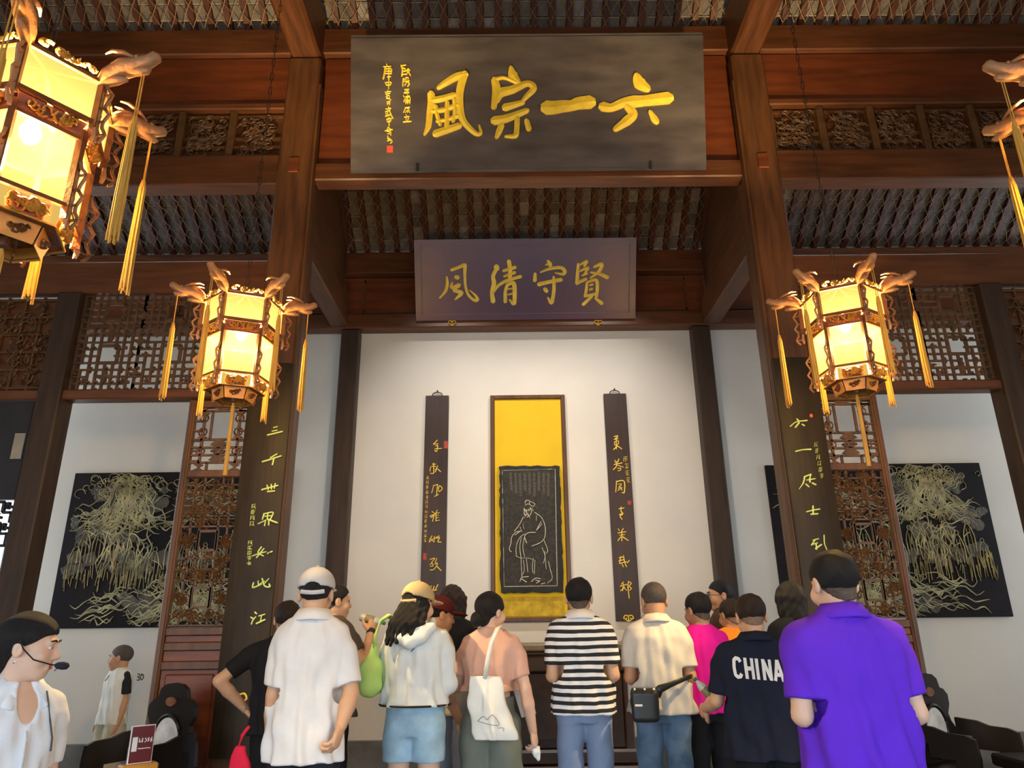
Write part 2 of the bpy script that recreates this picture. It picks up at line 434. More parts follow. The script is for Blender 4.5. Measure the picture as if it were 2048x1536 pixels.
a0, a1 = XC - 2.05, XC + 2.05
timber('central_beam', 'brown beam under the large black plaque', a0, a1, 5.79, 5.97, 5.44, 5.63, M_WOODH)
timber('central_board', 'red brown board behind the large black plaque', a0, a1, 5.86, 5.93, 5.635, 6.94, M_WOODR)
timber('roof_beam', 'long roof beam above the front columns', XC - 6.6, XC + 6.6, 5.80, 5.97, 6.95, 7.27, M_WOODH)
timber('wall_beam', 'dark beam along the top of the white wall', XC - 6.6, XC + 6.6, 7.81, 7.998, 4.785, 4.97, M_WOODH)
wbd = timber('wall_board', 'red brown boarding above the white wall', XC - 6.6, XC + 6.6, 7.92, 7.998, 4.975, 5.5, M_WOODR)
for s in (-1, 1):
    for k, (p, q) in enumerate(((2.2, 4.2), (.05, 1.96))):
        u0, u1 = sorted((s * p, s * q))
        f = MB()
        for z in (.06, .46): f.bar((u0, -.045, z), (u1, -.045, z), .03, .035)
        for u in (u0, u1): f.bar((u, -.045, .045), (u, -.045, .475), .03, .035, up=(1, 0, 0))
        f.build('panel_moulding', M_WOODH, wbd)
timber('eave_purlin', 'dark purlin carrying the rafters at the back wall', XC - 6.6, XC + 6.6, 7.80, 7.998, 5.505, 5.79, M_WOODH)


# ---- carved work
def scrolls(mb, u0, u1, w0, w1, n, r, rnd, fr, th_=.006, dens=1.):
    O, U, V, Nn = fr
    for _ in range(n):
        c = (rnd.uniform(u0 + r, u1 - r), rnd.uniform(w0 + r, w1 - r)); rad = r * rnd.uniform(.55, 1.15); a0_ = rnd.uniform(0, 6.28); sw = rnd.uniform(2.6, 5.4) * rnd.choice((-1, 1))
        pts = []
        for k in range(7):
            t = k / 6; q = rad * (1 - .55 * t); a = a0_ + sw * t
            pts.append((min(max(c[0] + q * math.cos(a), u0), u1), min(max(c[1] + q * math.sin(a), w0), w1)))
        mb.brush(pts, [th_ * 1.5, th_ * 2.4, th_ * 2, th_ * 1.8, th_ * 1.6, th_ * 1.6, th_ * 3], .014, fr, sub=1)


XZ = lambda y: (V3(0, y, 0), V3(1, 0, 0), V3(0, 0, 1), V3(0, -1, 0))     # upright plane facing the camera side
for s, side in ((-1, 'left'), (1, 'right')):
    rnd = random.Random(11 + s); x0, x1 = sorted((XC + s * 2.4, XC + s * 5.4)); O = thing('carved_bracket_band', 'openwork carved bracket band above the %s side bay' % side, 'carving', ((x0 + x1) / 2, 5.88, 5.735))
    L = x1 - x0
    for z in (.04, .14, .24, .5): MB().bar((-L / 2, 0, z), (L / 2, 0, z), .03, .022).build('rail', M_CARVE, O)
    n = 6
    for k in range(n):
        m = MB(); u = -L / 2 + L * k / n
        scrolls(m, u + .03, u + L / n - .03, .0, .54, 60, .07, rnd, XZ(-.01), .006)
        m.build('carved_panel', M_CARVE, O)['kind'] = 'stuff'
        MB().bbox(u - .035, u + .035, -.05, .05, 0, .545, .01).build('bracket_block', M_CARVE, O)
    MB().box(-L / 2, L / 2, .03, .04, 0, .54).build('backing_board', M_WOODH, O)

# lattice friezes of the side bays
UN, RWZ = .0656, .0615


def frieze(s, side):
    x0, x1 = sorted((XC + s * 2.375, XC + s * 4.02)); z0, z1 = 3.388, 4.288
    O = thing('lattice_frieze', 'openwork lattice frieze hanging over the %s side opening' % side, 'lattice screen', ((x0 + x1) / 2, 5.88, z0))
    L = x1 - x0; n = 3; uw = L / n; H = z1 - z0; nc = 8; cw = uw / nc; nr_ = 14; ch = H / nr_
    for u in range(n):
        ux = -L / 2 + u * uw; m = MB()
        op = [(3, 5.4, 4, 6.5), (3, 5.4, 10.2, 12.8)]
        def blocked(cx, cz): return any(a < cx < b and c < cz < d for a, b, c, d in op)
        for i in range(nc + 1):
            j = 0
            while j < nr_:
                if not blocked(i, j + .5) and not (rndl.random() < .06): m.box(ux + i * cw - .009, ux + i * cw + .009, -.012, .012, j * ch, (j + 1) * ch)
                j += 1
        for j in range(nr_ + 1):
            for i in range(nc):
                if not blocked(i + .5, j) and not (rndl.random() < .06): m.box(ux + i * cw, ux + (i + 1) * cw, -.011, .011, j * ch - .008, j * ch + .008)
        for a, b, c, d in op:
            for (p, q) in (((a, c), (b, c)), ((b, c), (b, d)), ((b, d), (a, d)), ((a, d), (a, c))):
                m.bar((ux + p[0] * cw, 0, p[1] * ch), (ux + q[0] * cw, 0, q[1] * ch), .026, .02, up=(0, 1, 0))
        m.build('lattice_unit', M_CARVE, O)['kind'] = 'stuff'
        m = MB()
        for (ci, cj, sz) in ((4.2, 2.0, 1.25), (4.2, .3, .9), (4.2, 8.3, 1.3), (0, 2.4, 1.0), (0, 7.2, 1.0), (0, 11, .9), (1.6, 1.4, .5), (6.6, 1.4, .5), (2.2, 3.0, .55), (6.2, 3.0, .55), (1.0, 5.2, .5), (7.2, 5.2, .5), (2.0, 8.2, .6), (6.4, 8.2, .6)):
            pl = []
            for k in range(16):
                t = 2 * math.pi * k / 16; q = sz * cw * (.62 + .38 * math.cos(4 * t)); pl.append((ux + ci * cw + q * math.cos(t), cj * ch + q * .8 * math.sin(t)))
            if min(p[1] for p in pl) > -.02: m.prism(pl, .03, (V3(0, .015, 0), V3(1, 0, 0), V3(0, 0, 1), V3(0, -1, 0)))
        for i in range(nc):
            for j in (0, 1, 3, 6, 8, 9, 12):
                if rndl.random() < .5 and not blocked(i + .5, j + .5): m.box(ux + i * cw, ux + i * cw + cw * .45, -.011, .011, j * ch, j * ch + ch * .4)
        m.build('carved_rosettes', M_CARVE, O)['kind'] = 'stuff'


rndl = random.Random(21)
frieze(-1, 'left'); frieze(1, 'right')
# outer frieze panels beyond the side posts (carved, dark)
for s, side in ((-1, 'left'), (1, 'right')):
    x0, x1 = sorted((XC + s * 4.23, XC + s * 5.5)); O = thing('carved_frieze', 'dark carved frieze beyond the outer %s post' % side, 'carving', ((x0 + x1) / 2, 5.88, 3.39)); rnd = random.Random(5 + s); L = x1 - x0
    m = MB(); scrolls(m, -L / 2, L / 2, 0, .89, 170, .06, rnd, XZ(-.012), .006); m.build('carved_panel', M_CARVE, O)['kind'] = 'stuff'
    m = MB()
    for k in range(9): m.bar((-L / 2 + L * k / 8, 0, 0), (-L / 2 + L * k / 8, 0, .89), .02)
    for k in range(6): m.bar((-L / 2, 0, .03 + .166 * k), (L / 2, 0, .03 + .166 * k), .018)
    m.build('lattice_bars', M_CARVE, O)['kind'] = 'stuff'
    MB().box(-L / 2, L / 2, .02, .03, 0, .89).build('backing_board', M_WOODH, O)

# ---- lattice doors fixed beside the columns
def door(n, s, side):
    xa, xb = sorted((XC + s * 2.375, XC + s * 2.945)); cx = (xa + xb) / 2
    D = struct(MB().box(-.001, .001, -.001, .001, 1, 1.002).build('door_%d' % n, M_WOODV, loc=(cx, 5.88, 0)), 'tall carved lattice door panel beside the %s column' % side)
    W = (xb - xa) / 2; st = .058; w = W - st
    for t in (-1, 1):
        u0, u1 = sorted((t * W, t * w)); MB().bbox(u0, u1, -.035, .035, 0, 3.29, .008).build('stile', M_WOODV, D)
        MB().bbox(t * (w + .018) - .006, t * (w + .018) + .006, -.045, -.034, .05, 3.25, .002).build('stile_bead', M_WOODV, D)
    zt = lambda y: float(at(cx * 0 + (445 if s < 0 else 1730), y + (0 if s < 0 else -14), 5.88)[2])
    rails = [3.25, zt(948), zt(1262), zt(1292), zt(1330), .1]
    for z in rails: MB().bbox(-w, w, -.03, .03, z - .03, z + .03, .006).build('rail', M_WOODV, D)
    B = lambda m, a, b, wd=.017: m.bar((a[0], 0, a[1]), (b[0], 0, b[1]), wd, .024, up=(0, 1, 0))
    # upper open lattice
    m = MB(); zs = [zt(y) for y in (806, 822, 879, 895, 910, 925, 944)]
    for z in zs: B(m, (-w, z), (w, z))
    for t in (-1, 1):
        B(m, (t * .085, zs[1]), (t * .085, zs[2])); B(m, (t * .15, 3.25), (t * .15, zs[-1]), .02); B(m, (t * .085, zs[-2]), (t * .085, zs[-1]))
        B(m, (t * .085, 3.25), (t * .085, zs[0]))
        for zc in ((zs[1] + zs[2]) / 2 + .06, (zs[1] + zs[2]) / 2 - .06, (zs[3] + zs[4]) / 2):
            m.tube([(t * .15 + .034 * math.cos(a), -.005, zc + .034 * math.sin(a)) for a in [k * math.pi / 5 for k in range(10)]], .008, 4, closed=True)
        for za, zb_ in ((zs[1], zs[2]), (zs[-2], zs[-1])):
            for z in (za - .02, zb_ + .02): m.prism([(t * .15, z - .02), (t * .19, z), (t * .15, z + .02), (t * .11, z)], .02, XZ(.01))
        for z in np.linspace(zs[0], zs[-1], 8): B(m, (t * .15, z + .01), (t * w, z + .01), .014)
    zc = (zs[3] + zs[4]) / 2
    for q in (.06, .03): 
        P = [(0, zc - q * .5), (q, zc), (0, zc + q * .5), (-q, zc)]
        for k in range(4): B(m, P[k], P[(k + 1) % 4], .013)
    for zc in ((zs[2] + zs[3]) / 2, (zs[4] + zs[5]) / 2, (zs[0] + zs[1]) / 2): m.prism([(-.075, zc - .012), (-.03, zc + .03), (.03, zc + .03), (.075, zc - .012), (.03, zc - .025), (-.03, zc - .025)], .02, XZ(.01))
    for k in range(5): B(m, (-w + 2 * w * k / 4, 3.22), (-w + 2 * w * k / 4, zs[0]), .014)
    m.build('open_lattice', M_CARVE, D)['kind'] = 'stuff'
    # dense carved lower lattice with two small openings
    rnd = random.Random(40 + n); m = MB(); za, zb_ = zt(1250), zt(950)
    ops = [(-.075, .075, zt(1100), zt(1062)), (-.075, .075, zt(1214), zt(1175))]
    for a, b, c, d in ops:
        for (p, q) in (((a, c), (b, c)), ((b, c), (b, d)), ((b, d), (a, d)), ((a, d), (a, c))): B(m, p, q, .02)
    for zc in np.linspace(za, zb_, 15):
        if not any(c < zc < d for a, b, c, d in ops): B(m, (-w, zc), (w, zc), .012)
    for u in (-.15, -.075, .075, .15): B(m, (u, za), (u, zb_), .012)
    zz = [za] + [v_ for a, b, c, d in sorted(ops, key=lambda o_: o_[2]) for v_ in (c, d)] + [zb_]
    for k in range(0, len(zz), 2): scrolls(m, -w, w, zz[k], zz[k + 1], int(260 * (zz[k + 1] - zz[k])), .035, rnd, XZ(-.004), .0045)
    for k in range(1, len(zz) - 1, 2):
        for t in (-1, 1): u0, u1 = sorted((t * .085, t * w)); scrolls(m, u0, u1, zz[k], zz[k + 1], 26, .03, rnd, XZ(-.004), .0045)
    m.build('dense_lattice', M_CARVE, D)['kind'] = 'stuff'
    for za, zb_ in ((rails[2] - .0, rails[3]), (rails[3], rails[4]), (rails[4], rails[5])):
        lo, hi = min(za, zb_) + .03, max(za, zb_) - .03
        if hi - lo > .02: MB().bbox(-w, w, -.012, .012, lo, hi, .004).build('solid_panel', M_WOODR, D)
        if hi - lo > .08: MB().bbox(-w + .04, w - .04, -.03, -.012, lo + .03, hi - .03, .012).build('raised_field', M_WOODR, D)


door(1, -1, 'left'); door(2, 1, 'right')

# ---- partitions beyond the outer posts
for s, side in ((-1, 'left'), (1, 'right')):
    x0, x1 = sorted((XC + s * 4.22, (XL if s < 0 else XR)))
    P = MB()
    if s > 0: P.bbox(x0, x1, 5.85, 5.91, 0, 3.29, .004)
    else:
        w0, w1, h0, h1 = -4.75, -4.055, 1.5, 2.45
        P.bbox(x0, w0, 5.85, 5.91, 0, 3.29, .004); P.bbox(w1, x1, 5.85, 5.91, 0, 3.29, .004); P.bbox(w0, w1, 5.85, 5.91, 0, h0, .004); P.bbox(w0, w1, 5.85, 5.91, h1, 3.29, .004)
    W = struct(P.build('wall_%s_partition' % side, M_PARTL if s < 0 else M_PARTR), 'dark wooden partition beyond the outer %s post' % side)
    if s < 0:
        f = MB(); pit = .075
        B = lambda a, b: f.bar((a[0], 5.86, a[1]), (b[0], 5.86, b[1]), .022, .03, up=(0, 1, 0))
        for k in range(9):
            x = w1 - k * pit
            for r in range(4):
                z = h1 - .02 - r * .085
                if (k + r) % 2: B((x, z), (x - pit, z)); B((x, z), (x, z - .085))
                else: B((x, z - .04), (x - pit * .5, z - .04)); B((x - pit * .5, z), (x - pit * .5, z - .06))
        B((w0, h1 - .37), (w1, h1 - .37))
        struct(f.build('window_2', M_PARTL), 'fretwork window in the dark left partition')
q = at(36, 892, 5.845)
tag(MB().bbox(q[0] - .045, q[0] + .045, -.002, .002, -.11, .11, .001).build('paper_notice', mat('faded_paper', (.34, .29, .22), .8), loc=(0, 5.845, q[2])), 'small faded paper notice pasted on the dark left partition', 'paper')

# ---- graffiti and stains on the left white wall
q = at(280, 1354, YB - .002); fr = (V3(q[0], YB - .001, q[2]), V3(1, 0, 0), V3(0, 0, 1), V3(0, -1, 0))
g = MB(); g.brush([(-.03, .03), (-.01, .028), (-.016, .004), (-.03, 0), (-.01, -.004), (-.008, -.03), (-.028, -.028)], .008, .002, fr); g.brush([(.028, .022), (.012, .028), (.004, 0), (.016, -.028), (.034, -.01), (.03, .02), (.016, .016)], .008, .002, fr)
g.brush([(-.9, .07), (-.87, .1), (-.86, .12)], .008, .002, fr)
tag(g.build('wall_scribble', M_BLACK), 'small black pen scribble on the left white wall', 'graffiti')

# ---- two small spotlights on the back of the central beam wash the white wall
M_SPOT = mat('black_spot_housing', (.02, .02, .02), .5)
for s, side in ((-1, 'left'), (1, 'right')):
    px = XC + s * 1.1; S = thing('wall_spotlight', 'small black spotlight behind the central beam, %s one' % side, 'spotlight', (px, 6.14, 5.76))
    d = Vector((XC + s * .35 - px, 7.99 - 6.14, 1.6 - 5.76)).normalized(); q = d.to_track_quat('-Z', 'Y')
    h = MB().lathe([(.03, .10), (.045, .09), (.05, -.06), (.047, -.06), (.042, .06), (.01, .07)], 14).build('housing', M_SPOT, S, True); h.rotation_mode = 'QUATERNION'; h.rotation_quaternion = q
    MB().bar((0, 0, .03), (0, 0, .16), .02).build('bracket', M_SPOT, S); MB().bar((0, .01, .155), (0, -.205, .155), .03, .02).build('bracket_plate', M_SPOT, S)
    l = bpy.data.lights.new('wall_spot', 'SPOT'); l.energy = SPOT_W; l.color = (1, .94, .88); l.spot_size = R_(92); l.spot_blend = 1.; l.shadow_soft_size = .04
    lo = link('wall_spot', l, S); lo.rotation_mode = 'QUATERNION'; lo.rotation_quaternion = q; lo.location = d * .065
# ================================================================== boards, plaques, pictures
# ---- large black plaque, leaning forward
PB, PT = V3(XC, 5.74, 5.515), V3(XC, 5.40, 6.745)
U = V3(1, 0, 0); Vv = (PT - PB); PH = float(np.linalg.norm(Vv)); Vv = Vv / PH; Nn = np.cross(U, Vv)
PL = thing('plaque', 'huge black plaque with four gold characters hung under the roof beam', 'plaque', tuple(PB))
rel = lambda fr: (V3(0, 0, 0), fr[1], fr[2], fr[3])
FR1 = (PB, U, Vv, Nn); LF = rel(FR1)
m = MB(); hw = 1.68
m.prism([(-hw, 0), (hw, 0), (hw, PH), (-hw, PH)], -.05, LF); m.build('board', M_BLACKBOARD, PL)
m = MB()
for a, b in (((-hw, PH), (hw, PH)), ((-hw, 0), (hw, 0))): m.bar(Vv * a[1] + U * a[0] - Nn * .02, Vv * b[1] + U * b[0] - Nn * .02, .02, .064, up=tuple(Vv))
m.build('edge_strip', M_BLACKBOARD, PL)
for u in (-1.05, 1.15):
    MB().bar(U * u + Nn * .01 - Vv * .02, U * u + Nn * .01 + Vv * .05, .02).build('hook', M_IRON, PL)
T = Tracer(FR1, 840, 100, 3.793)
CH1 = {
 'feng': [[(85, 335), (85, 400), (75, 480), (65, 580), (35, 645), (50, 46, 42, 40, 18)], [(140, 290), (200, 250), (280, 205), (345, 190), (30, 44, 52, 50)],
          [(338, 185), (308, 290), (300, 400), (320, 520), (370, 590), (430, 640), (462, 630), (450, 575), (52, 52, 52, 46, 40, 32, 24, 14)],
          [(95, 385), (170, 372), (262, 345), (44, 44, 40)], [(100, 468), (190, 455), (285, 420), (32, 34, 34)], [(130, 545), (210, 530), (282, 505), (24, 28, 34)],
          [(120, 430), (132, 500), (155, 570), (30, 28, 26)], [(208, 400), (206, 500), (205, 600), (30, 34, 36)], [(262, 380), (266, 480), (252, 545), (30, 28, 24)], [(118, 640), (200, 612), (300, 578), (52, 50, 44)]],
 'zong': [[(690, 135), (705, 195), (752, 248), (26, 66, 30)], [(566, 230), (580, 300), (568, 390), (560, 440), (48, 58, 44, 38)], [(575, 225), (640, 214), (735, 252), (30, 24, 26)],
          [(582, 395), (612, 330), (700, 305), (815, 258), (862, 295), (805, 360), (770, 400), (36, 66, 56, 42, 46, 34, 22)], [(645, 440), (700, 425), (780, 402), (54, 46, 36)],
          [(562, 540), (660, 522), (812, 463), (60, 56, 38)], [(620, 572), (600, 620), (580, 668), (40, 42, 26)], [(738, 520), (734, 600), (722, 655), (648, 660), (36, 36, 36, 20)], [(808, 540), (826, 605), (34, 38)]],
 'yi': [[(958, 440), (1010, 440), (1080, 430), (1150, 425), (1200, 408), (1292, 398), (98, 92, 84, 74, 84, 92)]],
 'liu': [[(1640, 200), (1665, 255), (1725, 298), (50, 86, 52)], [(1382, 432), (1450, 440), (1540, 405), (1620, 395), (1700, 388), (1885, 366), (66, 56, 64, 84, 72, 84)],
         [(1570, 430), (1615, 490), (1570, 540), (1480, 605), (50, 62, 66, 40)], [(1742, 470), (1775, 525), (1795, 550), (26, 48, 40)]],
}
for k, st in CH1.items(): T.char([[*q[:-1], tuple(w_ * 1.14 for w_ in q[-1])] for q in st], 'gold_character', M_GOLD, PL, .022, LF)


def squiggle_col(T, x0, y0, x1, y1, n, w, m, parent, fr, name='small_inscription', seed=1, sw=3.0, depth=.006):
    rnd = random.Random(seed); mb = MB()
    for i in range(n):
        cx = x0 + (x1 - x0) * (i + .5) / n; cy = y0 + (y1 - y0) * (i + .5) / n; h = abs(y1 - y0) / n * .4
        S = [[(-1, -.7), (1, -.9)], [(0, -1), (-.1, 1)], [(-1, 0), (.9, -.15)], [(-.7, -.5), (-1, .9)], [(.2, .2), (1, .9)], [(-.6, .6), (.6, .5)], [(.7, -.6), (.75, .4), (.3, .7)]]
        for st in rnd.sample(S, 5):
            pts = [T.uv(cx + a * w * .5, cy + b * h) for a, b in st]; mb.brush(pts, sw * T.wscale(cx, cy), depth, fr, sub=3)
    return mb.build(name, m, parent)


T = Tracer(FR1, 740, 110, 7.68)
SM = {
 'ou': [[(480, 160), (500, 230), (490, 325), 26], [(490, 165), (545, 155), 24], [(510, 200), (545, 215), 22], [(505, 250), (550, 245), 22], [(495, 300), (560, 295), 20], [(590, 210), (560, 250), 20], [(560, 235), (610, 225), (600, 260), 18], [(585, 250), (560, 310), 18], [(590, 260), (625, 315), 22]],
 'yang': [[(510, 370), (505, 480), 20], [(510, 365), (535, 370), (515, 410), 16], [(555, 345), (555, 390), 18], [(550, 350), (590, 350), (585, 385), 16], [(535, 410), (605, 400), 18], [(570, 410), (605, 440), (580, 485), 22], [(560, 430), (535, 470), 16]],
 'zheng': [[(535, 530), (600, 525), 18], [(565, 530), (565, 585), 18], [(540, 555), (540, 585), 16], [(525, 585), (600, 580), 20], [(565, 555), (595, 552), 14]],
 'ying': [[(515, 625), (530, 650), 18], [(520, 720), (535, 680), 18], [(550, 640), (610, 630), 18], [(580, 610), (580, 750), 18], [(555, 660), (615, 650), (612, 750), 18], [(555, 670), (550, 750), 18], [(560, 700), (605, 695), 14], [(560, 725), (605, 720), 14]],
 'yuan': [[(540, 810), (610, 800), 16], [(550, 810), (515, 885), 18], [(570, 825), (600, 825), (598, 855), (568, 855), 14], [(580, 855), (580, 885), 16], [(560, 865), (545, 885), 14], [(600, 860), (615, 882), 16]],
 'li': [[(555, 915), (565, 935), 16], [(530, 955), (605, 945), 18], [(555, 965), (560, 1010), 16], [(595, 965), (580, 1010), 16], [(515, 1030), (630, 1020), 24]],
 'geng': [[(255, 140), (262, 160), 18], [(210, 180), (320, 175), 20], [(235, 185), (225, 280), (205, 370), 28], [(250, 215), (330, 215), (325, 290), 22], [(250, 250), (330, 250), 18], [(245, 285), (325, 290), 18], [(295, 200), (290, 320), (290, 390), 22], [(270, 340), (320, 335), 16]],
 'shen': [[(235, 420), (255, 465), 18], [(245, 425), (325, 420), (310, 465), 20], [(255, 465), (310, 460), 16], [(285, 405), (288, 520), 18]],
 'chun': [[(235, 570), (320, 560), 18], [(240, 600), (310, 590), 16], [(275, 545), (260, 620), 20], [(250, 640), (320, 690), 20], [(260, 630), (300, 625), (300, 670), 16], [(255, 670), (300, 668), 14]],
 'ri': [[(262, 720), (270, 765), 16], [(265, 722), (305, 715), (298, 765), 18], [(270, 745), (298, 740), 12]],
 'wu': [[(245, 830), (320, 820), 18], [(240, 870), (310, 850), 18], [(290, 800), (310, 880), (355, 975), 22], [(270, 870), (275, 930), 18], [(245, 890), (250, 940), 16], [(240, 945), (320, 915), 20]],
 'zhong': [[(258, 985), (270, 1030), 16], [(262, 985), (325, 975), (315, 1020), 18], [(270, 1030), (315, 1022), 14], [(292, 960), (296, 1085), 18]],
 'qi': [[(235, 1165), (345, 1145), 20], [(285, 1105), (265, 1150), 20], [(295, 1120), (320, 1140), 18], [(270, 1180), (300, 1180), (298, 1210), (270, 1210), 14], [(320, 1165), (320, 1235), 18]],
 'shu': [[(275, 1245), (275, 1300), 18], [(275, 1270), (310, 1285), 16], [(270, 1320), (330, 1300), 18], [(290, 1290), (340, 1325), (315, 1360), 20]],
}
for k, st in SM.items(): T.char(st, 'small_gold_character', M_GOLD, PL, .008, LF)
m = MB(); c = [T.uv(*p) for p in ((260, 1395), (355, 1395), (355, 1500), (260, 1500))]; m.prism([c[3], c[2], c[1], c[0]], .006, LF); m.build('red_seal', M_SEAL, PL)

# ---- purple-brown plaque on the back wall
PB2, PT2 = V3(XC, 7.79, 4.86), V3(XC, 7.38, 5.71)
Vv2 = PT2 - PB2; PH2 = float(np.linalg.norm(Vv2)); Vv2 /= PH2; N2 = np.cross(U, Vv2)
P2 = thing('plaque', 'glossy purple brown plaque with four gold characters over the white wall', 'plaque', tuple(PB2))
FR2 = (PB2, U, Vv2, N2); LF2 = rel(FR2); hw = 1.30
m = MB(); m.prism([(-hw, 0), (hw, 0), (hw, PH2), (-hw, PH2)], -.04, LF2); m.build('board', M_PURPLEBOARD, P2)
for nm, q in (('frame_line', .075),):
    m = MB(); a, b, c, d = -hw + q, hw - q, q, PH2 - q
    for p0, p1 in (((a, c), (b, c)), ((b, c), (b, d)), ((b, d), (a, d)), ((a, d), (a, c))): m.bar(U * p0[0] + Vv2 * p0[1] + N2 * .003, U * p1[0] + Vv2 * p1[1] + N2 * .003, .010, .010, up=tuple(N2))
    m.build(nm, M_BLACKBOARD, P2)
m = MB(); f_ = .07
for p0, p1 in (((-hw, f_ / 2), (hw, f_ / 2)), ((-hw, PH2 - f_ / 2), (hw, PH2 - f_ / 2)), ((-hw + f_ / 2, f_), (-hw + f_ / 2, PH2 - f_)), ((hw - f_ / 2, f_), (hw - f_ / 2, PH2 - f_))):
    m.bar(U * p0[0] + Vv2 * p0[1] + N2 * .006, U * p1[0] + Vv2 * p1[1] + N2 * .006, f_, .014, up=tuple(N2))
m.build('frame', M_PURPLEBOARD, P2)
T = Tracer(FR2, 860, 500, 5.389)
CH2 = {
 'feng': [[(180, 290), (186, 370), (162, 450), (105, 515), (22, 34, 32, 20)], [(232, 215), (300, 190), (372, 160), (34, 34, 40)], [(378, 160), (376, 280), (385, 400), (420, 490), (480, 542), (512, 535), (490, 490), (428, 432), (40, 30, 28, 28, 32, 36, 26, 10)],
          [(280, 290), (300, 298), (44, 48)], [(240, 350), (230, 405), (318, 378), (255, 432), (338, 462), (272, 535), (18, 32, 44, 30, 50, 18)]],
 'qing': [[(715, 178), (722, 205), (58, 56)], [(712, 210), (680, 285), (690, 360), (668, 450), (680, 555), (38, 40, 48, 40, 52)], [(672, 470), (740, 380), (850, 322), (978, 285), (26, 32, 38, 36)], [(850, 120), (862, 200), (862, 300), (44, 46, 40)],
          [(792, 225), (918, 186), (32, 38)], [(800, 285), (912, 242), (28, 38)], [(835, 372), (812, 450), (812, 558), (34, 36, 40)], [(835, 372), (900, 358), (912, 450), (905, 578), (858, 535), (32, 46, 46, 44, 20)], [(835, 422), (885, 415), (18, 20)], [(840, 480), (888, 470), (18, 22)]],
 'shou': [[(1270, 115), (1292, 150), (1298, 175), (26, 46, 34)], [(1248, 160), (1275, 150), (20, 22)], [(1132, 255), (1130, 330), (32, 42)], [(1190, 240), (1290, 202), (1410, 190), (1452, 230), (1430, 260), (1348, 245), (18, 32, 36, 42, 34, 14)], [(1172, 370), (1280, 345), (1412, 320), (46, 40, 44)], [(1332, 290), (1336, 400), (1326, 500), (1306, 568), (1270, 512), (28, 38, 38, 44, 18)], [(1238, 420), (1258, 445), (44, 40)]],
 'xian': [[(1598, 150), (1590, 250), (1586, 360), (30, 36, 44)], [(1612, 160), (1690, 122), (1662, 172), (22, 36, 26)], [(1618, 225), (1702, 190), (1668, 252), (24, 34, 24)], [(1640, 275), (1692, 252), (22, 24)], [(1592, 352), (1682, 312), (36, 32)], [(1768, 182), (1850, 152), (1822, 230), (1728, 302), (28, 40, 36, 18)], [(1728, 240), (1830, 260), (1912, 296), (20, 34, 44)],
          [(1692, 350), (1682, 440), (1670, 500), (28, 32, 30)], [(1700, 342), (1790, 325), (1802, 420), (1792, 505), (26, 36, 36, 32)], [(1722, 378), (1752, 370), (24, 24)], [(1722, 428), (1748, 418), (26, 26)], [(1678, 495), (1782, 475), (30, 30)], [(1742, 500), (1650, 588), (32, 36)], [(1780, 520), (1850, 575), (26, 42)]],
}
for k, st in CH2.items(): T.char(st, 'gold_character', M_GOLDP, P2, .016, LF2)
CLOUD = [[(0, -22), (0, 25), 9], [(0, -15), (-28, -22), (-42, 0), (-25, 12), (-18, 0), 8], [(0, -15), (28, -22), (42, 0), (25, 12), (18, 0), 8], [(-18, 20), (0, 28), (18, 20), 7]]
for cx, cy in ((238, 786), (1811, 780)):
    T.char([[(cx + a, cy + b) for a, b in st[:-1]] + [st[-1]] for st in CLOUD], 'cloud_fitting', M_GOLDP, P2, .02, LF2)

# ---- hanging couplet boards on the white wall
def hang_board(x0, x1, z0, z1, label, crop, chars, seals, small, seed):
    c = (x0 + x1) / 2
    H = thing('couplet_board', label, 'sign board', (c, YB - .02, z0))
    MB().bbox(x0 - c, x1 - c, -.02, .015, 0, z1 - z0, .005).build('board', mat('dark_brown_couplet_board', (.032, .013, .009), .5, .35, 2.5, .06, 14, stretch=(5, 5, 1)), H)
    fr = (V3(c, YB - .0405, z0), V3(1, 0, 0), V3(0, 0, 1), V3(0, -1, 0)); lf = (V3(0, -.0205, 0), fr[1], fr[2], fr[3]); T = Tracer(fr, *crop)
    for st in chars: T.char(st, 'gold_character', M_GOLDP, H, .006, lf)
    for (a, b, w_, h_) in seals:
        m = MB(); p = [T.uv(a - w_, b + h_), T.uv(a + w_, b + h_), T.uv(a + w_, b - h_), T.uv(a - w_, b - h_)]; m.prism(p, .003, lf); m.build('red_seal', mat('dull_red_seal', (.42, .05, .02), .6), H)
    if small: squiggle_col(T, *small, M_GOLDP, H, lf, seed=seed, sw=2.6, depth=.003)
    MB().tube([(-.06, 0, z1 - z0), (-.05, 0, z1 - z0 + .03), (0, 0, z1 - z0 + .05), (.05, 0, z1 - z0 + .03), (.06, 0, z1 - z0)], .006, 6).build('hanging_loop', M_IRON, H)
    m = MB(); m.tube([(0, .018, z1 - z0 + .055), (0, -.02, z1 - z0 + .06)], .008, 6); m.build('nail', M_IRON, H)
    m = MB(); lf2 = (V3(0, -.021, .03), fr[1], fr[2], fr[3])
    for st in CLOUD: m.brush([(a * .0012, -b * .0012) for a, b in st[:-1]], .012, .006, lf2)
    m.build('cloud_fitting', M_GOLDP, H)


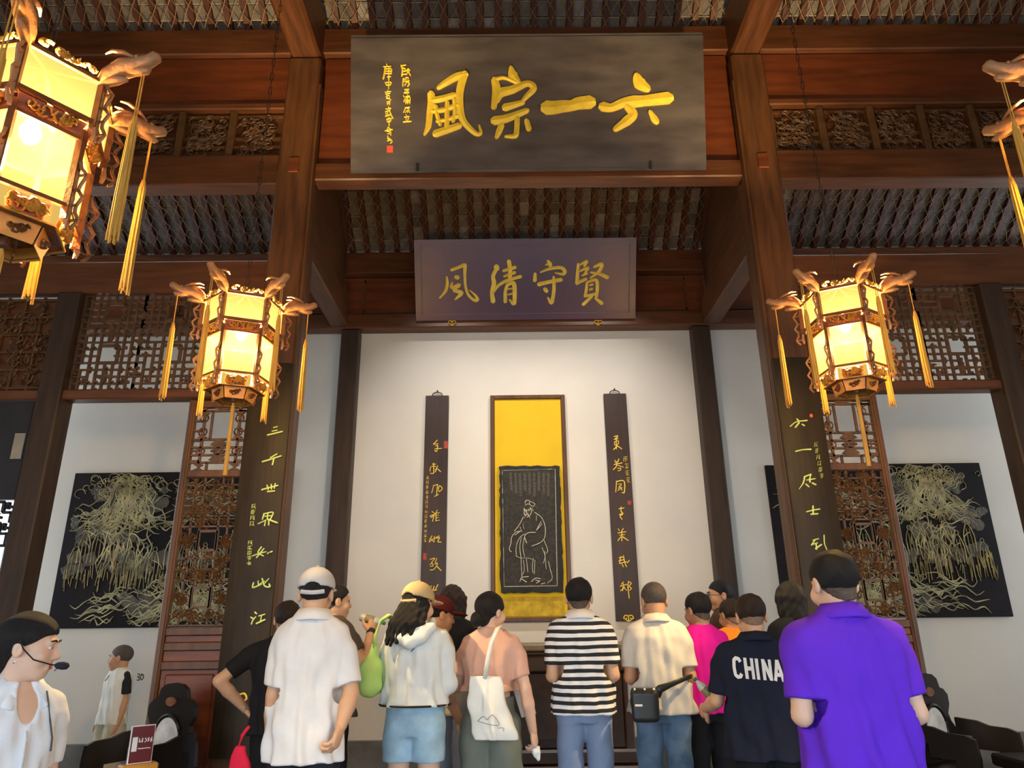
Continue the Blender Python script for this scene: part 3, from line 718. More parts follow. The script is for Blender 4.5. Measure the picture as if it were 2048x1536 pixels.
W8 = 8
hang_board(-.967, -.698, 1.455, 3.983, 'dark couplet board left of the yellow panel with cursive gold writing', (835, 860, 4.655), [
 [[(185, 95), (165, 115), (148, 132), W8], [(150, 135), (192, 128), 7], [(168, 152), (188, 145), (178, 200), (160, 190), 8], [(162, 176), (226, 172), 8]],
 [[(152, 308), (140, 322), (170, 318), 7], [(116, 385), (125, 345), (170, 340), 7], [(150, 320), (150, 400), (120, 405), 8], [(168, 372), (185, 345), 8], [(186, 335), (176, 370), (165, 392), 8], [(190, 365), (215, 390), 9]],
 [[(150, 515), (140, 560), (132, 585), 7], [(150, 518), (190, 508), 8], [(185, 515), (178, 600), 8], [(195, 550), (205, 520), (230, 545), (205, 575), (195, 560), 8], [(160, 620), (195, 600), 9]],
 [[(135, 760), (150, 770), 8], [(118, 800), (150, 790), (128, 815), (118, 800), 7], [(160, 775), (140, 850), 8], [(185, 745), (165, 785), 7], [(172, 780), (172, 850), 8], [(175, 775), (205, 770), 7], [(175, 795), (198, 792), 6], [(175, 818), (198, 815), 6], [(170, 848), (205, 840), 7]],
 [[(135, 985), (115, 1020), (108, 1045), 8], [(118, 1010), (150, 1040), 7], [(110, 1045), (150, 1010), 7], [(158, 990), (155, 1045), 7], [(160, 1010), (200, 985), 8], [(178, 1010), (205, 1000), (190, 1040), (220, 1045), 9]],
 [[(118, 1205), (160, 1195), (130, 1235), 8], [(115, 1255), (135, 1240), (145, 1265), (120, 1270), 7], [(180, 1195), (165, 1235), 7], [(160, 1250), (185, 1240), (175, 1270), (150, 1300), (118, 1305), 8], [(180, 1270), (220, 1310), 10]],
 [[(130, 1450), (110, 1490), 9], [(155, 1455), (140, 1500), (130, 1520), 9], [(190, 1440), (165, 1490), 10], [(120, 1500), (180, 1490), 8]],
], [(264, 138, 18, 34), (68, 1178, 16, 30)], (95, 420, 70, 1050, 14, 22), 3)
hang_board(1.114, 1.377, 1.455, 3.983, 'dark couplet board right of the yellow panel with cursive gold writing', (1205, 850, 3.84), [
 [[(90, 90), (118, 84), (95, 110), 7], [(88, 112), (120, 105), 7], [(92, 130), (122, 122), (118, 150), (95, 155), (92, 130), 6], [(106, 110), (106, 185), 7], [(85, 190), (115, 165), (148, 185), 8]],
 [[(95, 270), (100, 290), 7], [(125, 260), (118, 285), 7], [(88, 305), (150, 292), 7], [(110, 280), (105, 320), (82, 345), 7], [(115, 310), (160, 325), 7], [(115, 335), (140, 332), (135, 350), (118, 352), 6]],
 [[(108, 435), (102, 515), 7], [(105, 435), (165, 432), (168, 515), (150, 520), 8], [(120, 455), (145, 455), (120, 490), 6], [(128, 470), (150, 500), 7], [(118, 505), (150, 480), 6]],
 [[(125, 645), (165, 638), 7], [(142, 628), (142, 670), 7], [(145, 665), (155, 685), (135, 700), (150, 725), 8], [(128, 688), (160, 680), 6]],
 [[(120, 798), (130, 812), 7], [(160, 795), (145, 820), 7], [(118, 830), (180, 820), 7], [(130, 848), (170, 842), 6], [(148, 815), (148, 890), 8], [(140, 860), (118, 890), 7], [(155, 860), (198, 888), 9]],
 [[(128, 1020), (155, 1015), 7], [(125, 1045), (160, 1035), 7], [(140, 1010), (130, 1060), 7], [(130, 1065), (185, 1050), 7], [(160, 1005), (172, 1060), (185, 1090), 8], [(205, 1040), (190, 1060), 7], [(150, 1070), (160, 1090), 7]],
 [[(160, 1205), (145, 1225), 7], [(135, 1240), (185, 1225), 7], [(160, 1220), (155, 1275), 7], [(138, 1275), (170, 1245), 7], [(165, 1250), (185, 1270), 7], [(200, 1200), (195, 1240), (205, 1330), 8], [(200, 1205), (220, 1215), (205, 1240), (222, 1255), (208, 1270), 7]],
], [(206, 597, 14, 16)], (172, 235, 200, 450, 4, 30), 4)

# ---- yellow panel with the carved stele
fx0, fx1, fz0, fz1 = -.213, .657, 1.457, 3.978
FPn = thing('framed_panel', 'tall bright yellow panel in a dark wooden frame on the white wall', 'panel', ((fx0 + fx1) / 2, YB - .001, fz0)); c = (fx0 + fx1) / 2
w2 = (fx1 - fx0) / 2; hh = fz1 - fz0; e = .048
MB().bbox(-w2 + e, w2 - e, -.02, -.001, e, hh - e, .002).build('yellow_field', M_YELLOW, FPn)
for nm, b in (('frame_stile', (-w2, -w2 + e, 0, hh)), ('frame_stile', (w2 - e, w2, 0, hh)), ('frame_rail', (-w2 + e, w2 - e, 0, e)), ('frame_rail', (-w2 + e, w2 - e, hh - e, hh))):
    MB().bbox(b[0], b[1], -.04, -.001, b[2], b[3], .006).build(nm, M_WOODV, FPn)
# stele
ST0 = at(1004, 1186, YB - .05); ST1 = at(1119, 934, YB - .05); sx0, sz0 = at(1007, 1186, YB - .05)[[0, 2]]; sx1, sz1 = at(1119, 932, YB - .05)[[0, 2]]; sx0 = float(at(999, 940, YB - .05)[0])
STL = thing('stone_stele', 'dark stone slab carved with a standing robed figure on the yellow panel', 'stone carving', ((sx0 + sx1) / 2, YB - .022, sz0)); c = (sx0 + sx1) / 2
bm = bmesh.new(); rnd = random.Random(2); ww, sh = (sx1 - sx0) / 2, sz1 - sz0
ring = []
for (a0_, b0_), (a1_, b1_), n in (((-ww, 0), (ww, 0), 14), ((ww, 0), (ww, sh), 26), ((ww, sh), (-ww, sh), 14), ((-ww, sh), (-ww, 0), 26)):
    for k in range(n):
        t = k / n; ring.append((a0_ + (a1_ - a0_) * t + rnd.uniform(-.008, .008), b0_ + (b1_ - b0_) * t + rnd.uniform(-.008, .008)))
inn = [(max(-ww + .045, min(ww - .045, a)), max(.045, min(sh - .045, b))) for a, b in ring]; n = len(ring)
m = MB(); v = [(a, 0, b) for a, b in ring] + [(a * .995, -.05 + rnd.uniform(-.004, .004), b) for a, b in ring] + [(a, -.052, b) for a, b in inn]
m.add(v, [(i, (i + 1) % n, n + (i + 1) % n, n + i) for i in range(n)] + [(n + i, n + (i + 1) % n, 2 * n + (i + 1) % n, 2 * n + i) for i in range(n)]); m.build('rough_edge', M_STELEE, STL)
MB().bbox(-ww + .04, ww - .04, -.048, 0, .04, sh - .04, .002).build('slab_face', M_STELE, STL)
fr = (V3(c, YB - .0705, sz0), V3(1, 0, 0), V3(0, 0, 1), V3(0, -1, 0)); lf = (V3(0, -.0485, 0), fr[1], fr[2], fr[3]); T = Tracer(fr, 980, 920, 5.4875)
FIG = [[(385, 475), (395, 447), (430, 447), (432, 490), 7], [(440, 455), (492, 482), (470, 515), 6], [(385, 498), (420, 482), (466, 510), 6], [(375, 530), (377, 590), (392, 612), 9], [(376, 545), (402, 552), 9], [(418, 546), (446, 540), 9], [(376, 560), (395, 563), 6], [(420, 560), (440, 556), 6], [(406, 552), (398, 582), (420, 586), 8], [(386, 612), (405, 598), (428, 610), (408, 628), 9], [(440, 520), (456, 560), (440, 610), 7], [(460, 530), (476, 560), 5],
 [(390, 615), (378, 640), 4], [(425, 612), (440, 640), 4], [(490, 575), (565, 635), (604, 730), (602, 840), (560, 902), (460, 946), 7], [(365, 628), (322, 710), (268, 782), 7], [(350, 782), (290, 790), (242, 840), (228, 920), (212, 982), (236, 1010), 7], [(500, 796), (422, 800), (380, 840), (402, 912), 8], [(380, 812), (322, 860), (286, 960), (290, 1060), 6], [(345, 850), (327, 950), (340, 1072), 6], [(378, 850), (360, 960), (380, 1065), 6],
 [(322, 790), (275, 825), 7], [(562, 672), (508, 775), 6], [(570, 700), (522, 762), 6], [(510, 612), (506, 670), 5], [(592, 880), (632, 990), (618, 1025), 6], [(570, 962), (602, 1052), (588, 1132), 6], [(340, 1080), (345, 1200), (350, 1290), 6], [(366, 1100), (376, 1200), (358, 1262), 6], [(400, 1090), (415, 1232), 6], [(476, 1080), (464, 1170), (472, 1240), 6], [(492, 1100), (486, 1250), 6], [(640, 1112), (660, 1200), (682, 1300), (630, 1350), 6], [(600, 1000), (616, 1200), 5],
 [(328, 1335), (350, 1290), (422, 1280), 8], [(345, 1305), (402, 1342), (362, 1315), 8], [(455, 1335), (500, 1298), (555, 1305), 8], [(500, 1322), (545, 1330), (508, 1352), 8], [(560, 1362), (605, 1350), 7], [(290, 1060), (350, 1078), (420, 1080), (470, 1092), 5], [(360, 700), (372, 760), 4], [(330, 735), (345, 785), 5]]
T.char(FIG, 'carved_figure', M_CHALK, STL, .004, lf)
m = MB()
for p0, p1 in (((135, 115), (715, 100)), ((715, 100), (738, 1380)), ((738, 1380), (155, 1390)), ((155, 1390), (135, 115))): m.brush([T.uv(*p0), T.uv(*p1)], .006, .004, lf)
m.build('border_line', M_CHALK, STL)
for k in range(9): squiggle_col(T, 640 - k * 52, 140, 638 - k * 50, 400 - (k % 3) * 30, 11, 26, mat('worn_incised_writing', (.15, .13, .10), .8), STL, lf, 'incised_writing', 70 + k, 3.5, .002)
tag(MB().bbox(-.34, .34, -.012, 0, 0, .2, .002).build('torn_paper', mat('dirty_yellow_paper', (.55, .36, .02), .8, .3, 12), loc=((sx0 + sx1) / 2, YB - .0215, sz0 - .24)), 'dull stained yellow strip under the stone slab', 'paper')

# ---- couplet boards on the front columns
def column_board(s, label, crop, chars, smalls, dots):
    x0, x1 = sorted((XC + s * 2.03, XC + s * 2.385)); c = (x0 + x1) / 2; z0, z1 = .55, 3.55
    H = thing('couplet_board', label, 'sign board', (c, 5.715, z0)); m = MB(); hw = (x1 - x0) / 2
    # gently bowed board
    n = 8; prof = [(-hw + 2 * hw * k / n, -.03 - .022 * (1 - (2 * k / n - 1) ** 2)) for k in range(n + 1)]
    v = [(a, b, z) for z in (0, z1 - z0) for a, b in prof] + [(a, -.004, z) for z in (0, z1 - z0) for a in (-hw, hw)]
    q = n + 1; f = [(k, k + 1, q + k + 1, q + k) for k in range(n)] + [(0, q, 2 * q + 2, 2 * q), (n, 2 * q + 1, 2 * q + 3, q + n), (2 * q, 2 * q + 2, 2 * q + 3, 2 * q + 1), tuple(range(n, -1, -1)) + (2 * q, 2 * q + 1), tuple(range(q, 2 * q)) + (2 * q + 3, 2 * q + 2)]
    m.add(v, f); m.build('board', mat('dark_olive_brown_lacquer', (.026, .0165, .008), .5, .3, 2.5, .04, 14, spec=.22, stretch=(5, 5, 1)), H)
    fr = (V3(c, 5.655, z0), V3(1, 0, 0), V3(0, 0, 1), V3(0, -1, 0)); lf = (V3(0, -.05, 0), fr[1], fr[2], fr[3]); T = Tracer(fr, *crop)
    for st in chars: T.char(st, 'painted_character', M_LIME, H, .008, lf)
    for k, sm in enumerate(smalls): squiggle_col(T, *sm, M_LIME, H, lf, seed=9 + k, sw=3.2, depth=.006)
    for d in dots:
        T.char([[d, (d[0] + 3, d[1] + 12), 30]], 'red_seal', M_SEAL, H, .008, lf)
    m = MB()
    for st in CLOUD: m.brush([(a * .0015, -b * .0015) for a, b in st[:-1]], .013, .006, (V3(0, -.052, at(490, 1397, 5.66)[2] - z0), fr[1], fr[2], fr[3]))
    m.build('cloud_fitting', M_GOLDP, H)


column_board(-1, 'long dark couplet board on the left column with bright yellow green writing', (470, 830, 3.073), [
 [[(235, 76), (258, 70), 7], [(226, 98), (258, 92), 7], [(198, 122), (240, 112), (290, 100), 9]],
 [[(256, 238), (215, 262), 8], [(166, 286), (220, 270), (282, 250), 9], [(238, 262), (228, 305), 9]],
 [[(163, 458), (210, 445), (262, 432), 9], [(195, 430), (203, 458), 8], [(221, 425), (222, 455), 8], [(246, 420), (240, 450), 8], [(198, 470), (242, 466), 9]],
 [[(176, 605), (166, 640), 8], [(180, 606), (232, 598), (216, 640), 8], [(178, 622), (222, 618), 7], [(200, 602), (196, 640), 7], [(190, 645), (140, 668), 7], [(200, 640), (258, 662), 10], [(186, 650), (180, 680), 7], [(206, 648), (206, 676), 8]],
 [[(160, 810), (140, 845), (172, 866), 8], [(176, 820), (130, 876), 8], [(105, 866), (150, 850), (190, 840), 7], [(198, 852), (206, 845), 8], [(215, 843), (227, 838), 9]],
 [[(112, 1030), (108, 1060), (160, 1040), 9], [(140, 1045), (180, 1020), 7], [(165, 1005), (180, 1050), (212, 1056), (208, 1038), 9], [(206, 1005), (180, 1035), 7], [(140, 1020), (142, 1048), 7]],
 [[(120, 1212), (130, 1222), 9], [(95, 1243), (110, 1252), 9], [(98, 1286), (108, 1262), (126, 1240), 8], [(145, 1236), (182, 1225), 8], [(162, 1235), (154, 1268), 7], [(130, 1282), (182, 1258), 10]],
 [[(76, 1432), (70, 1464), (145, 1440), 9], [(120, 1405), (116, 1446), 9]],
], [(115, 542, 100, 685, 4, 26), (92, 768, 82, 925, 5, 26)], [])
column_board(1, 'long dark couplet board on the right column with bright yellow green writing', (1560, 820, 4.8), [
 [[(165, 84), (182, 100), 14], [(100, 156), (160, 112), (262, 98), (11, 10, 14)], [(186, 120), (150, 165), 15], [(215, 135), (238, 148), 14]],
 [[(155, 395), (220, 380), (300, 375), (14, 11, 15)]],
 [[(235, 640), (300, 615), 13], [(300, 620), (292, 642), 11], [(240, 640), (225, 700), (185, 760), (14, 12, 7)], [(258, 672), (340, 658), 11], [(290, 650), (290, 692), 14], [(250, 710), (280, 735), 14], [(312, 700), (346, 716), 15]],
 [[(258, 976), (320, 960), (385, 950), 12], [(320, 920), (322, 990), 14], [(300, 1000), (366, 995), 14]],
 [[(320, 1250), (372, 1235), 11], [(345, 1240), (305, 1296), 11], [(310, 1292), (362, 1275), 11], [(350, 1290), (356, 1336), 14], [(343, 1332), (402, 1290), 13], [(426, 1200), (430, 1280), (452, 1340), 10]],
 [[(400, 1560), (480, 1540), 12], [(440, 1530), (430, 1620), 12], [(410, 1600), (480, 1580), 12]],
], [(345, 300, 408, 660, 6, 32)], [(302, 46)])

# ---- relief landscape paintings
def painting(x0, x1, z0, z1, label, seed, mirror):
    c = (x0 + x1) / 2; W, H = x1 - x0, z1 - z0
    P = thing('relief_painting', label, 'painting', (c, YB - .001, z0))
    MB().bbox(-W / 2, W / 2, -.03, -.001, 0, H, .004).build('panel', M_PAINTBG, P)
    fr = (V3(0, -.0305, 0), V3(1, 0, 0), V3(0, 0, 1), V3(0, -1, 0)); rnd = random.Random(seed)
    X = lambda u: (-W / 2 + W * (1 - u if mirror else u)); Z = lambda v_: H * v_
    def line(mb, pts, w_): mb.brush([(X(a), Z(b)) for a, b in pts if 1], w_, .008, fr, sub=2)
    cl = lambda a: max(.01, min(.99, a))
    def tree(mb, u, v0, v1, spread, nb_, crown):
        for k in range(nb_):
            a = u + rnd.uniform(-.09, .09); s_ = rnd.uniform(-1, 1); pts = []; dv = rnd.uniform(-.10, .04)
            for j in range(6):
                t = j / 5; pts.append((cl(a + s_ * spread * (t ** 1.3) + rnd.uniform(-.02, .02)), cl(v1 + dv * (1 - t) - (v1 - v0) * t + rnd.uniform(-.02, .02))))
            line(mb, pts, [.008, .012, .014, .012, .010, .006])
        for k in range(crown):
            a = u + rnd.gauss(0, spread * .55); b = v1 + rnd.uniform(-.06, .07); r = rnd.uniform(.012, .028)
            line(mb, [(cl(a + r * math.cos(t)), cl(b + r * 1.3 * math.sin(t))) for t in (0, 1.2, 2.4, 3.6, 4.8)], .008)
    def rocks(mb, u0, u1, v0, v1, n):
        for k in range(n):
            a = rnd.uniform(u0, u1); b = rnd.uniform(v0, v1); L_ = rnd.uniform(.08, .2); sl = rnd.uniform(-.25, .5); pts = []
            for j in range(6): pts.append((cl(a + L_ * j / 5), cl(b + sl * L_ * j / 5 * 1.4 + .018 * math.sin(j * 1.9 + k) + rnd.uniform(-.01, .01))))
            line(mb, pts, [.005, .012, .014, .012, .012, .005])
    def figure(mb, u, v0, h):
        w_ = h * .12; sk = rnd.uniform(-.03, .03)
        line(mb, [(u + .18 * w_ * 2 * math.cos(t), v0 + h * .9 + h * .07 * math.sin(t)) for t in (0, 1.3, 2.6, 3.9, 5.2, 6.3)], .008)
        line(mb, [(u - w_ * .3, v0 + h * .82), (u - w_ * .9, v0 + h * .5), (u - w_ * .8, v0)], .010); line(mb, [(u + w_ * .3, v0 + h * .82), (u + w_ * .9, v0 + h * .5), (u + w_ * .7, v0)], .010)
        for q in (-.3, .2): line(mb, [(u + q * w_, v0 + h * .7), (u + q * w_ * 1.3, v0 + h * .3), (u + q * w_ * 1.2, v0 + .005)], .007)
        line(mb, [(u - w_ * .2, v0 + h * .6), (u + sk, v0 + h * .5), (u + sk * 1.5, v0 + h * .35)], .010)
    def part(nm, fn):
        mb = MB(); fn(mb); o = mb.build(nm, M_RELIEF, P)
        if nm != 'gilt_figure': o['kind'] = 'stuff'
    mb = MB()                                       # low relief masses of foliage and rock behind the lines
    for (cu, cv, su, sv, n) in ((.27, .80, .16, .10, 26), (.30, .48, .05, .12, 8), (.70, .78, .18, .06, 18), (.62, .12, .30, .07, 30), (.12, .62, .10, .06, 10), (.45, .40, .40, .05, 24)):
        for k in range(n):
            u, v_ = cl(cu + rnd.uniform(-1, 1) * su), cl(cv + rnd.uniform(-1, 1) * sv); r = rnd.uniform(.02, .05); pl = []
            for j in range(9):
                q = r * rnd.uniform(.6, 1.2); pl.append((X(cl(u + q * math.cos(j * .698))), Z(cl(v_ + q * 1.2 * math.sin(j * .698)))))
            mb.prism(pl if not mirror else pl[::-1], rnd.uniform(.002, .0055), fr)
    mb.build('relief_ground', M_RELIEF2, P)['kind'] = 'stuff'
    part('gilt_tree', lambda mb: tree(mb, .27, .62, .90, .17, 54, 90)); part('gilt_tree', lambda mb: tree(mb, .30, .35, .62, .06, 16, 0))
    part('gilt_tree', lambda mb: tree(mb, .62, .02, .22, .24, 64, 50))
    part('gilt_rocks', lambda mb: rocks(mb, .02, .5, .58, .76, 42)); part('gilt_rocks', lambda mb: rocks(mb, .45, .82, .68, .88, 40)); part('gilt_rocks', lambda mb: rocks(mb, .08, .82, .03, .22, 64))
    for k in range(17): part('gilt_figure', lambda mb: figure(mb, .06 + .9 * k / 17 + rnd.uniform(-.015, .015), .30 + rnd.uniform(-.03, .12), rnd.uniform(.19, .25)))
    part('gilt_grass', lambda mb: [line(mb, [(cl(u), .27 + rnd.uniform(-.06, .05)), (cl(u + rnd.uniform(-.01, .01)), .33 + rnd.uniform(-.02, .08))], .007) for u in [rnd.uniform(.03, .75) for _ in range(110)]])
    def pav(mb):
        a, b, s_ = .62, .66, .1
        for q in (0, .05, .11, .16): line(mb, [(a + q, b), (a + q, b + .12)], .009)
        line(mb, [(a - .01, b + .02), (a + .17, b + .02)], .008); line(mb, [(a - .01, b + .07), (a + .17, b + .07)], .008)
        line(mb, [(a - .04, b + .12), (a + .02, b + .17), (a + .14, b + .17), (a + .2, b + .12)], .012); line(mb, [(a - .04, b + .12), (a + .2, b + .12)], .01)
    part('gilt_pavilion', pav)
    mb = MB()
    for k in range(11):
        u = (.14 if not mirror else .62) + .018 * k; v_ = .945
        for j in range(3): mb.brush([(-W / 2 + W * (u + rnd.uniform(-.004, .004)), Z(v_ + rnd.uniform(-.01, .01))), (-W / 2 + W * (u + rnd.uniform(-.002, .008)), Z(v_ + rnd.uniform(-.01, .01)))], .006, .003, fr)
    mb.build('small_inscription', M_CHALK, P)['kind'] = 'stuff'


painting(-4.895, -2.44, 1.45, 3.112, 'dark landscape relief painting with gilt trees and figures on the left wall', 5, False)
painting(2.90, 5.337, 1.45, 3.112, 'dark landscape relief painting with gilt trees and figures on the right wall', 6, True)
# ================================================================== lanterns
def pane_mat():
    m, nt, b = _new('glowing_lantern_paper'); N = nt.nodes; L = nt.links; out = N['Material Output']
    tc = N.new('ShaderNodeTexCoord'); nz = N.new('ShaderNodeTexNoise'); nz.inputs['Scale'].default_value = 6; L.new(tc.outputs['Object'], nz.inputs[0])
    cr = N.new('ShaderNodeValToRGB'); cr.color_ramp.elements[0].color = (1, .57, .10, 1); cr.color_ramp.elements[1].color = (1, .69, .19, 1); L.new(nz.outputs[0], cr.inputs[0])
    em = N.new('ShaderNodeEmission'); L.new(cr.outputs[0], em.inputs[0]); em.inputs[1].default_value = PANE_E
    tr = N.new('ShaderNodeBsdfTransparent'); tr.inputs[0].default_value = (1, .93, .75, 1)
    tl = N.new('ShaderNodeBsdfTranslucent'); tl.inputs[0].default_value = (.030, .025, .014, 1)
    m1 = N.new('ShaderNodeMixShader'); m1.inputs[0].default_value = .35; L.new(em.outputs[0], m1.inputs[1]); L.new(tr.outputs[0], m1.inputs[2])
    ad = N.new('ShaderNodeAddShader'); m2 = N.new('ShaderNodeMixShader'); m2.inputs[0].default_value = .25; L.new(m1.outputs[0], m2.inputs[1]); L.new(tl.outputs[0], m2.inputs[2])
    L.new(m2.outputs[0], out.inputs[0]); return m


PANE_E = .80
LS = .9
M_PANE = pane_mat()
M_LFRAME = mat('lantern_red_brown_wood', (.16, .055, .016), .4, .3, 14, .1, 40)
M_LGILT = mat('lantern_gilt_fretwork', (.55, .30, .05), .4, .3, 20, .2, 60, metal=.35)
M_DRAGON = mat('carved_reddish_wood', (.36, .17, .07), .5, .25, 20, .2, 50)
M_TASSEL = mat('golden_yellow_silk', (.58, .30, .045), .6, .3, 20, .4, 120, stretch=(8, 8, .4))
M_BULB = mat('lamp_bulb', (1, .86, .55), .3, 0, emit=30)


def lantern(label, x, y, zc, rz):
    ZB = .37
    O = thing('palace_lantern', label, 'lantern', (x, y, zc - ZB), rz, 'hexagonal palace lanterns')
    O.scale = (LS, LS, LS); O.location[2] = zc - ZB * LS
    c6, s6 = math.cos(math.pi / 3), math.sin(math.pi / 3)
    cor = lambda R, z: (V3(R, 0, z + ZB), V3(R * c6, R * s6, z + ZB))
    parts = {}
    def sect(name, m, fn, smooth=False):
        mb = MB(); fn(mb); parts[name] = mb.mesh(name, m, smooth)
    def lerp(a, b, t): return a + (b - a) * t
    def quad(mb, Ra, za, Rb, zb, g=.012, inset=.006, th_=.003):
        a, b = cor(Ra - inset, za); c, d = cor(Rb - inset, zb); k = g / np.linalg.norm(b - a)
        A, B, C, D = lerp(a, b, k), lerp(b, a, k), lerp(d, c, k), lerp(c, d, k); n = np.cross(B - A, D - A); n = n / np.linalg.norm(n) * th_
        mb.add([A, B, C, D, A + n, B + n, C + n, D + n], [(3, 2, 1, 0), (4, 5, 6, 7), (0, 1, 5, 4), (1, 2, 6, 5), (2, 3, 7, 6), (3, 0, 4, 7)])
    sect('upper_pane', M_PANE, lambda mb: quad(mb, .27, .165, .27, .335))
    sect('lower_pane', M_PANE, lambda mb: quad(mb, .228, -.205, .228, .075))
    def post(mb, R, z0, z1, w_=.022): mb.bar((R, 0, z0 + ZB), (R, 0, z1 + ZB), w_, w_ * 1.3, up=(1, 0, 0))
    sect('upper_post', M_LFRAME, lambda mb: post(mb, .27, .13, .37)); sect('lower_post', M_LFRAME, lambda mb: post(mb, .23, -.27, .12))
    def rails(mb, R, z, w_=.016):
        a, b = cor(R, z); mb.bar(a, b, w_, w_)
    for nm, R, z in (('crown_rail', .27, .345), ('waist_rail', .27, .155), ('sill_rail', .23, .082), ('bottom_rail', .23, -.212)): sect(nm, M_LFRAME, lambda mb: rails(mb, R, z))
    def fret(mb, Ra, za, Rb, zb, seed, n=11, r=.022):
        a, b = cor(Ra, za); c, d = cor(Rb, zb); Ux = (b - a) / np.linalg.norm(b - a); mid = (a + b) / 2; Vy = (c + d) / 2 - mid; hgt = float(np.linalg.norm(Vy)); Vy = Vy / hgt
        Nn_ = np.cross(Ux, Vy); L_ = float(np.linalg.norm(b - a)) / 2 - .01; rnd = random.Random(seed)
        fr = (mid, Ux, Vy, Nn_); scrolls(mb, -L_, L_, 0, hgt, n, r, rnd, fr, .004)
        mb.bar(a + Vy * hgt * .0, b + Vy * hgt * .0, .006); 
    sect('crown_fretwork', M_LGILT, lambda mb: fret(mb, .268, .355, .255, .405, 1, 16, .02))
    sect('waist_fretwork', M_LGILT, lambda mb: fret(mb, .228, .088, .268, .148, 2, 16, .022))
    sect('skirt_fretwork', M_LGILT, lambda mb: fret(mb, .20, -.295, .228, -.222, 3, 18, .026))
    sect('waist_panel', M_LFRAME, lambda mb: quad(mb, .222, .088, .262, .148, .006, .012))
    sect('skirt_panel', M_LFRAME, lambda mb: quad(mb, .19, -.29, .222, -.222, .03, .014))
    sect('top_spoke', M_LFRAME, lambda mb: mb.bar((.262, 0, .35 + ZB), (.0, 0, .455 + ZB), .016, .02))
    def basep(mb): quad(mb, .125, -.365, .15, -.285, .004, 0)
    sect('base_panel', mat('orange_lit_base_wood', (.62, .26, .04), .5, .2, 20), basep)
    sect('floor_panel', M_LFRAME, lambda mb: mb.add([cor(.20, -.292)[0], cor(.20, -.292)[1], V3(0, 0, ZB - .292)], [(0, 2, 1)]))
    sect('base_fretwork', M_LFRAME, lambda mb: fret(mb, .127, -.355, .15, -.295, 5, 8, .018))
    RZ_ = (V3(0, -.006, ZB), V3(1, 0, 0), V3(0, 0, 1), V3(0, 1, 0))
    def fin(mb):
        for R, z0, z1, wd in ((.272, .06, .34, .055), (.232, -.31, -.02, .055)):
            n = 9; prof = [(R, z0 + (z1 - z0) * k / n) for k in range(n + 1)]; outr = [(R + wd * (.35 + .65 * abs(math.sin(k * 1.1 + .4))) * (1 if k < n else .4), z0 + (z1 - z0) * k / n) for k in range(n + 1)]
            for k in range(n):
                mb.prism([prof[k], (outr[k][0] * .35 + prof[k][0] * .65, outr[k][1]), (outr[k + 1][0] * .35 + prof[k + 1][0] * .65, outr[k + 1][1]), prof[k + 1]], .012, RZ_)
            pts = [(o_[0], o_[1]) for o_ in outr]; mb.brush(pts, .012, .012, RZ_, sub=2)
            for k in range(1, n, 2): mb.brush([prof[k], outr[k]], .008, .012, RZ_)
    sect('corner_fin', M_DRAGON, fin)
    def drag(mb):
        z = ZB
        mb.tube([(.25, 0, z + .335), (.29, 0, z + .375), (.35, 0, z + .405), (.41, 0, z + .41), (.455, 0, z + .425), (.485, 0, z + .445), (.492, 0, z + .452)], [.016, .034, .04, .034, .026, .024, .012], 8, flat=1., up=(0, 0, 1))
        mb.tube([(.37, 0, z + .385), (.42, 0, z + .38), (.455, 0, z + .378), (.468, 0, z + .385)], [.02, .018, .015, .006], 6)
        for s in (-1, 1):
            mb.tube([(.40, s * .02, z + .435), (.36, s * .03, z + .455), (.31, s * .03, z + .47), (.28, s * .026, z + .462)], [.007, .010, .008, .003], 5)
            mb.tube([(.415, s * .026, z + .428), (.425, s * .028, z + .43)], [.009, .008], 5)
        mb.tube([(.26, 0, z + .39), (.30, 0, z + .43), (.35, 0, z + .452), (.39, 0, z + .44)], [.006, .014, .013, .005], 5)
        mb.tube([(.26, 0, z + .335), (.33, 0, z + .35), (.375, 0, z + .345)], [.014, .02, .008], 6)
    sect('dragon_head', M_DRAGON, drag, True)
    def tas(mb):
        z = ZB; rnd = random.Random(4)
        mb.tube([(.44, 0, z + .16), (.44, 0, z + .13), (.44, 0, z - .05), (.441, 0, z - .2), (.44, 0, z - .335), (.44, 0, z - .36)], [.008, .013, .014, .016, .017, .012], 9)
        for k in range(8):
            a = k * .785; mb.tube([(.44 + .012 * math.cos(a), .012 * math.sin(a), z + .12), (.44 + .017 * math.cos(a), .017 * math.sin(a), z - .2), (.44 + .019 * math.cos(a + .2), .019 * math.sin(a + .2), z - .37 - rnd.uniform(0, .03))], .004, 4)
    sect('tassel', M_TASSEL, tas)
    def cord(mb):
        for s in (-1, 1): mb.tube([(.44, s * .006, ZB + .38), (.44, s * .006, ZB + .15)], .0028, 4)
    sect('tassel_cord', M_TASSEL, cord)
    for k in range(6):
        for nm, me in parts.items():
            if nm == 'tassel_cord': continue
            o = link(nm, me, O, rot=(0, 0, k * math.pi / 3))
            if 'fret' in nm or nm in ('corner_fin',): o['kind'] = 'stuff'
            if nm == 'tassel': link('tassel_cord', parts['tassel_cord'], o)
    MB().lathe([(.02, -.36 + ZB), (.03, -.33 + ZB), (.012, -.30 + ZB), (.012, -.22 + ZB)], 8).build('bottom_spindle', M_LFRAME, O)
    MB().lathe([(.001, 0), (.02, .008), (.036, .03), (.04, .055), (.03, .085), (.015, .11), (.013, .14)], 12, (0, 0, .09 + ZB)).build('bulb', M_BULB, O, True)
    top = zroof(y) - .12 if y > YR else ZR - RS * (YR - y) - .12
    ch = MB(); z = .45 + ZB; zt = (top - (zc - ZB * LS)) / LS; n = int((zt - z) / .07)
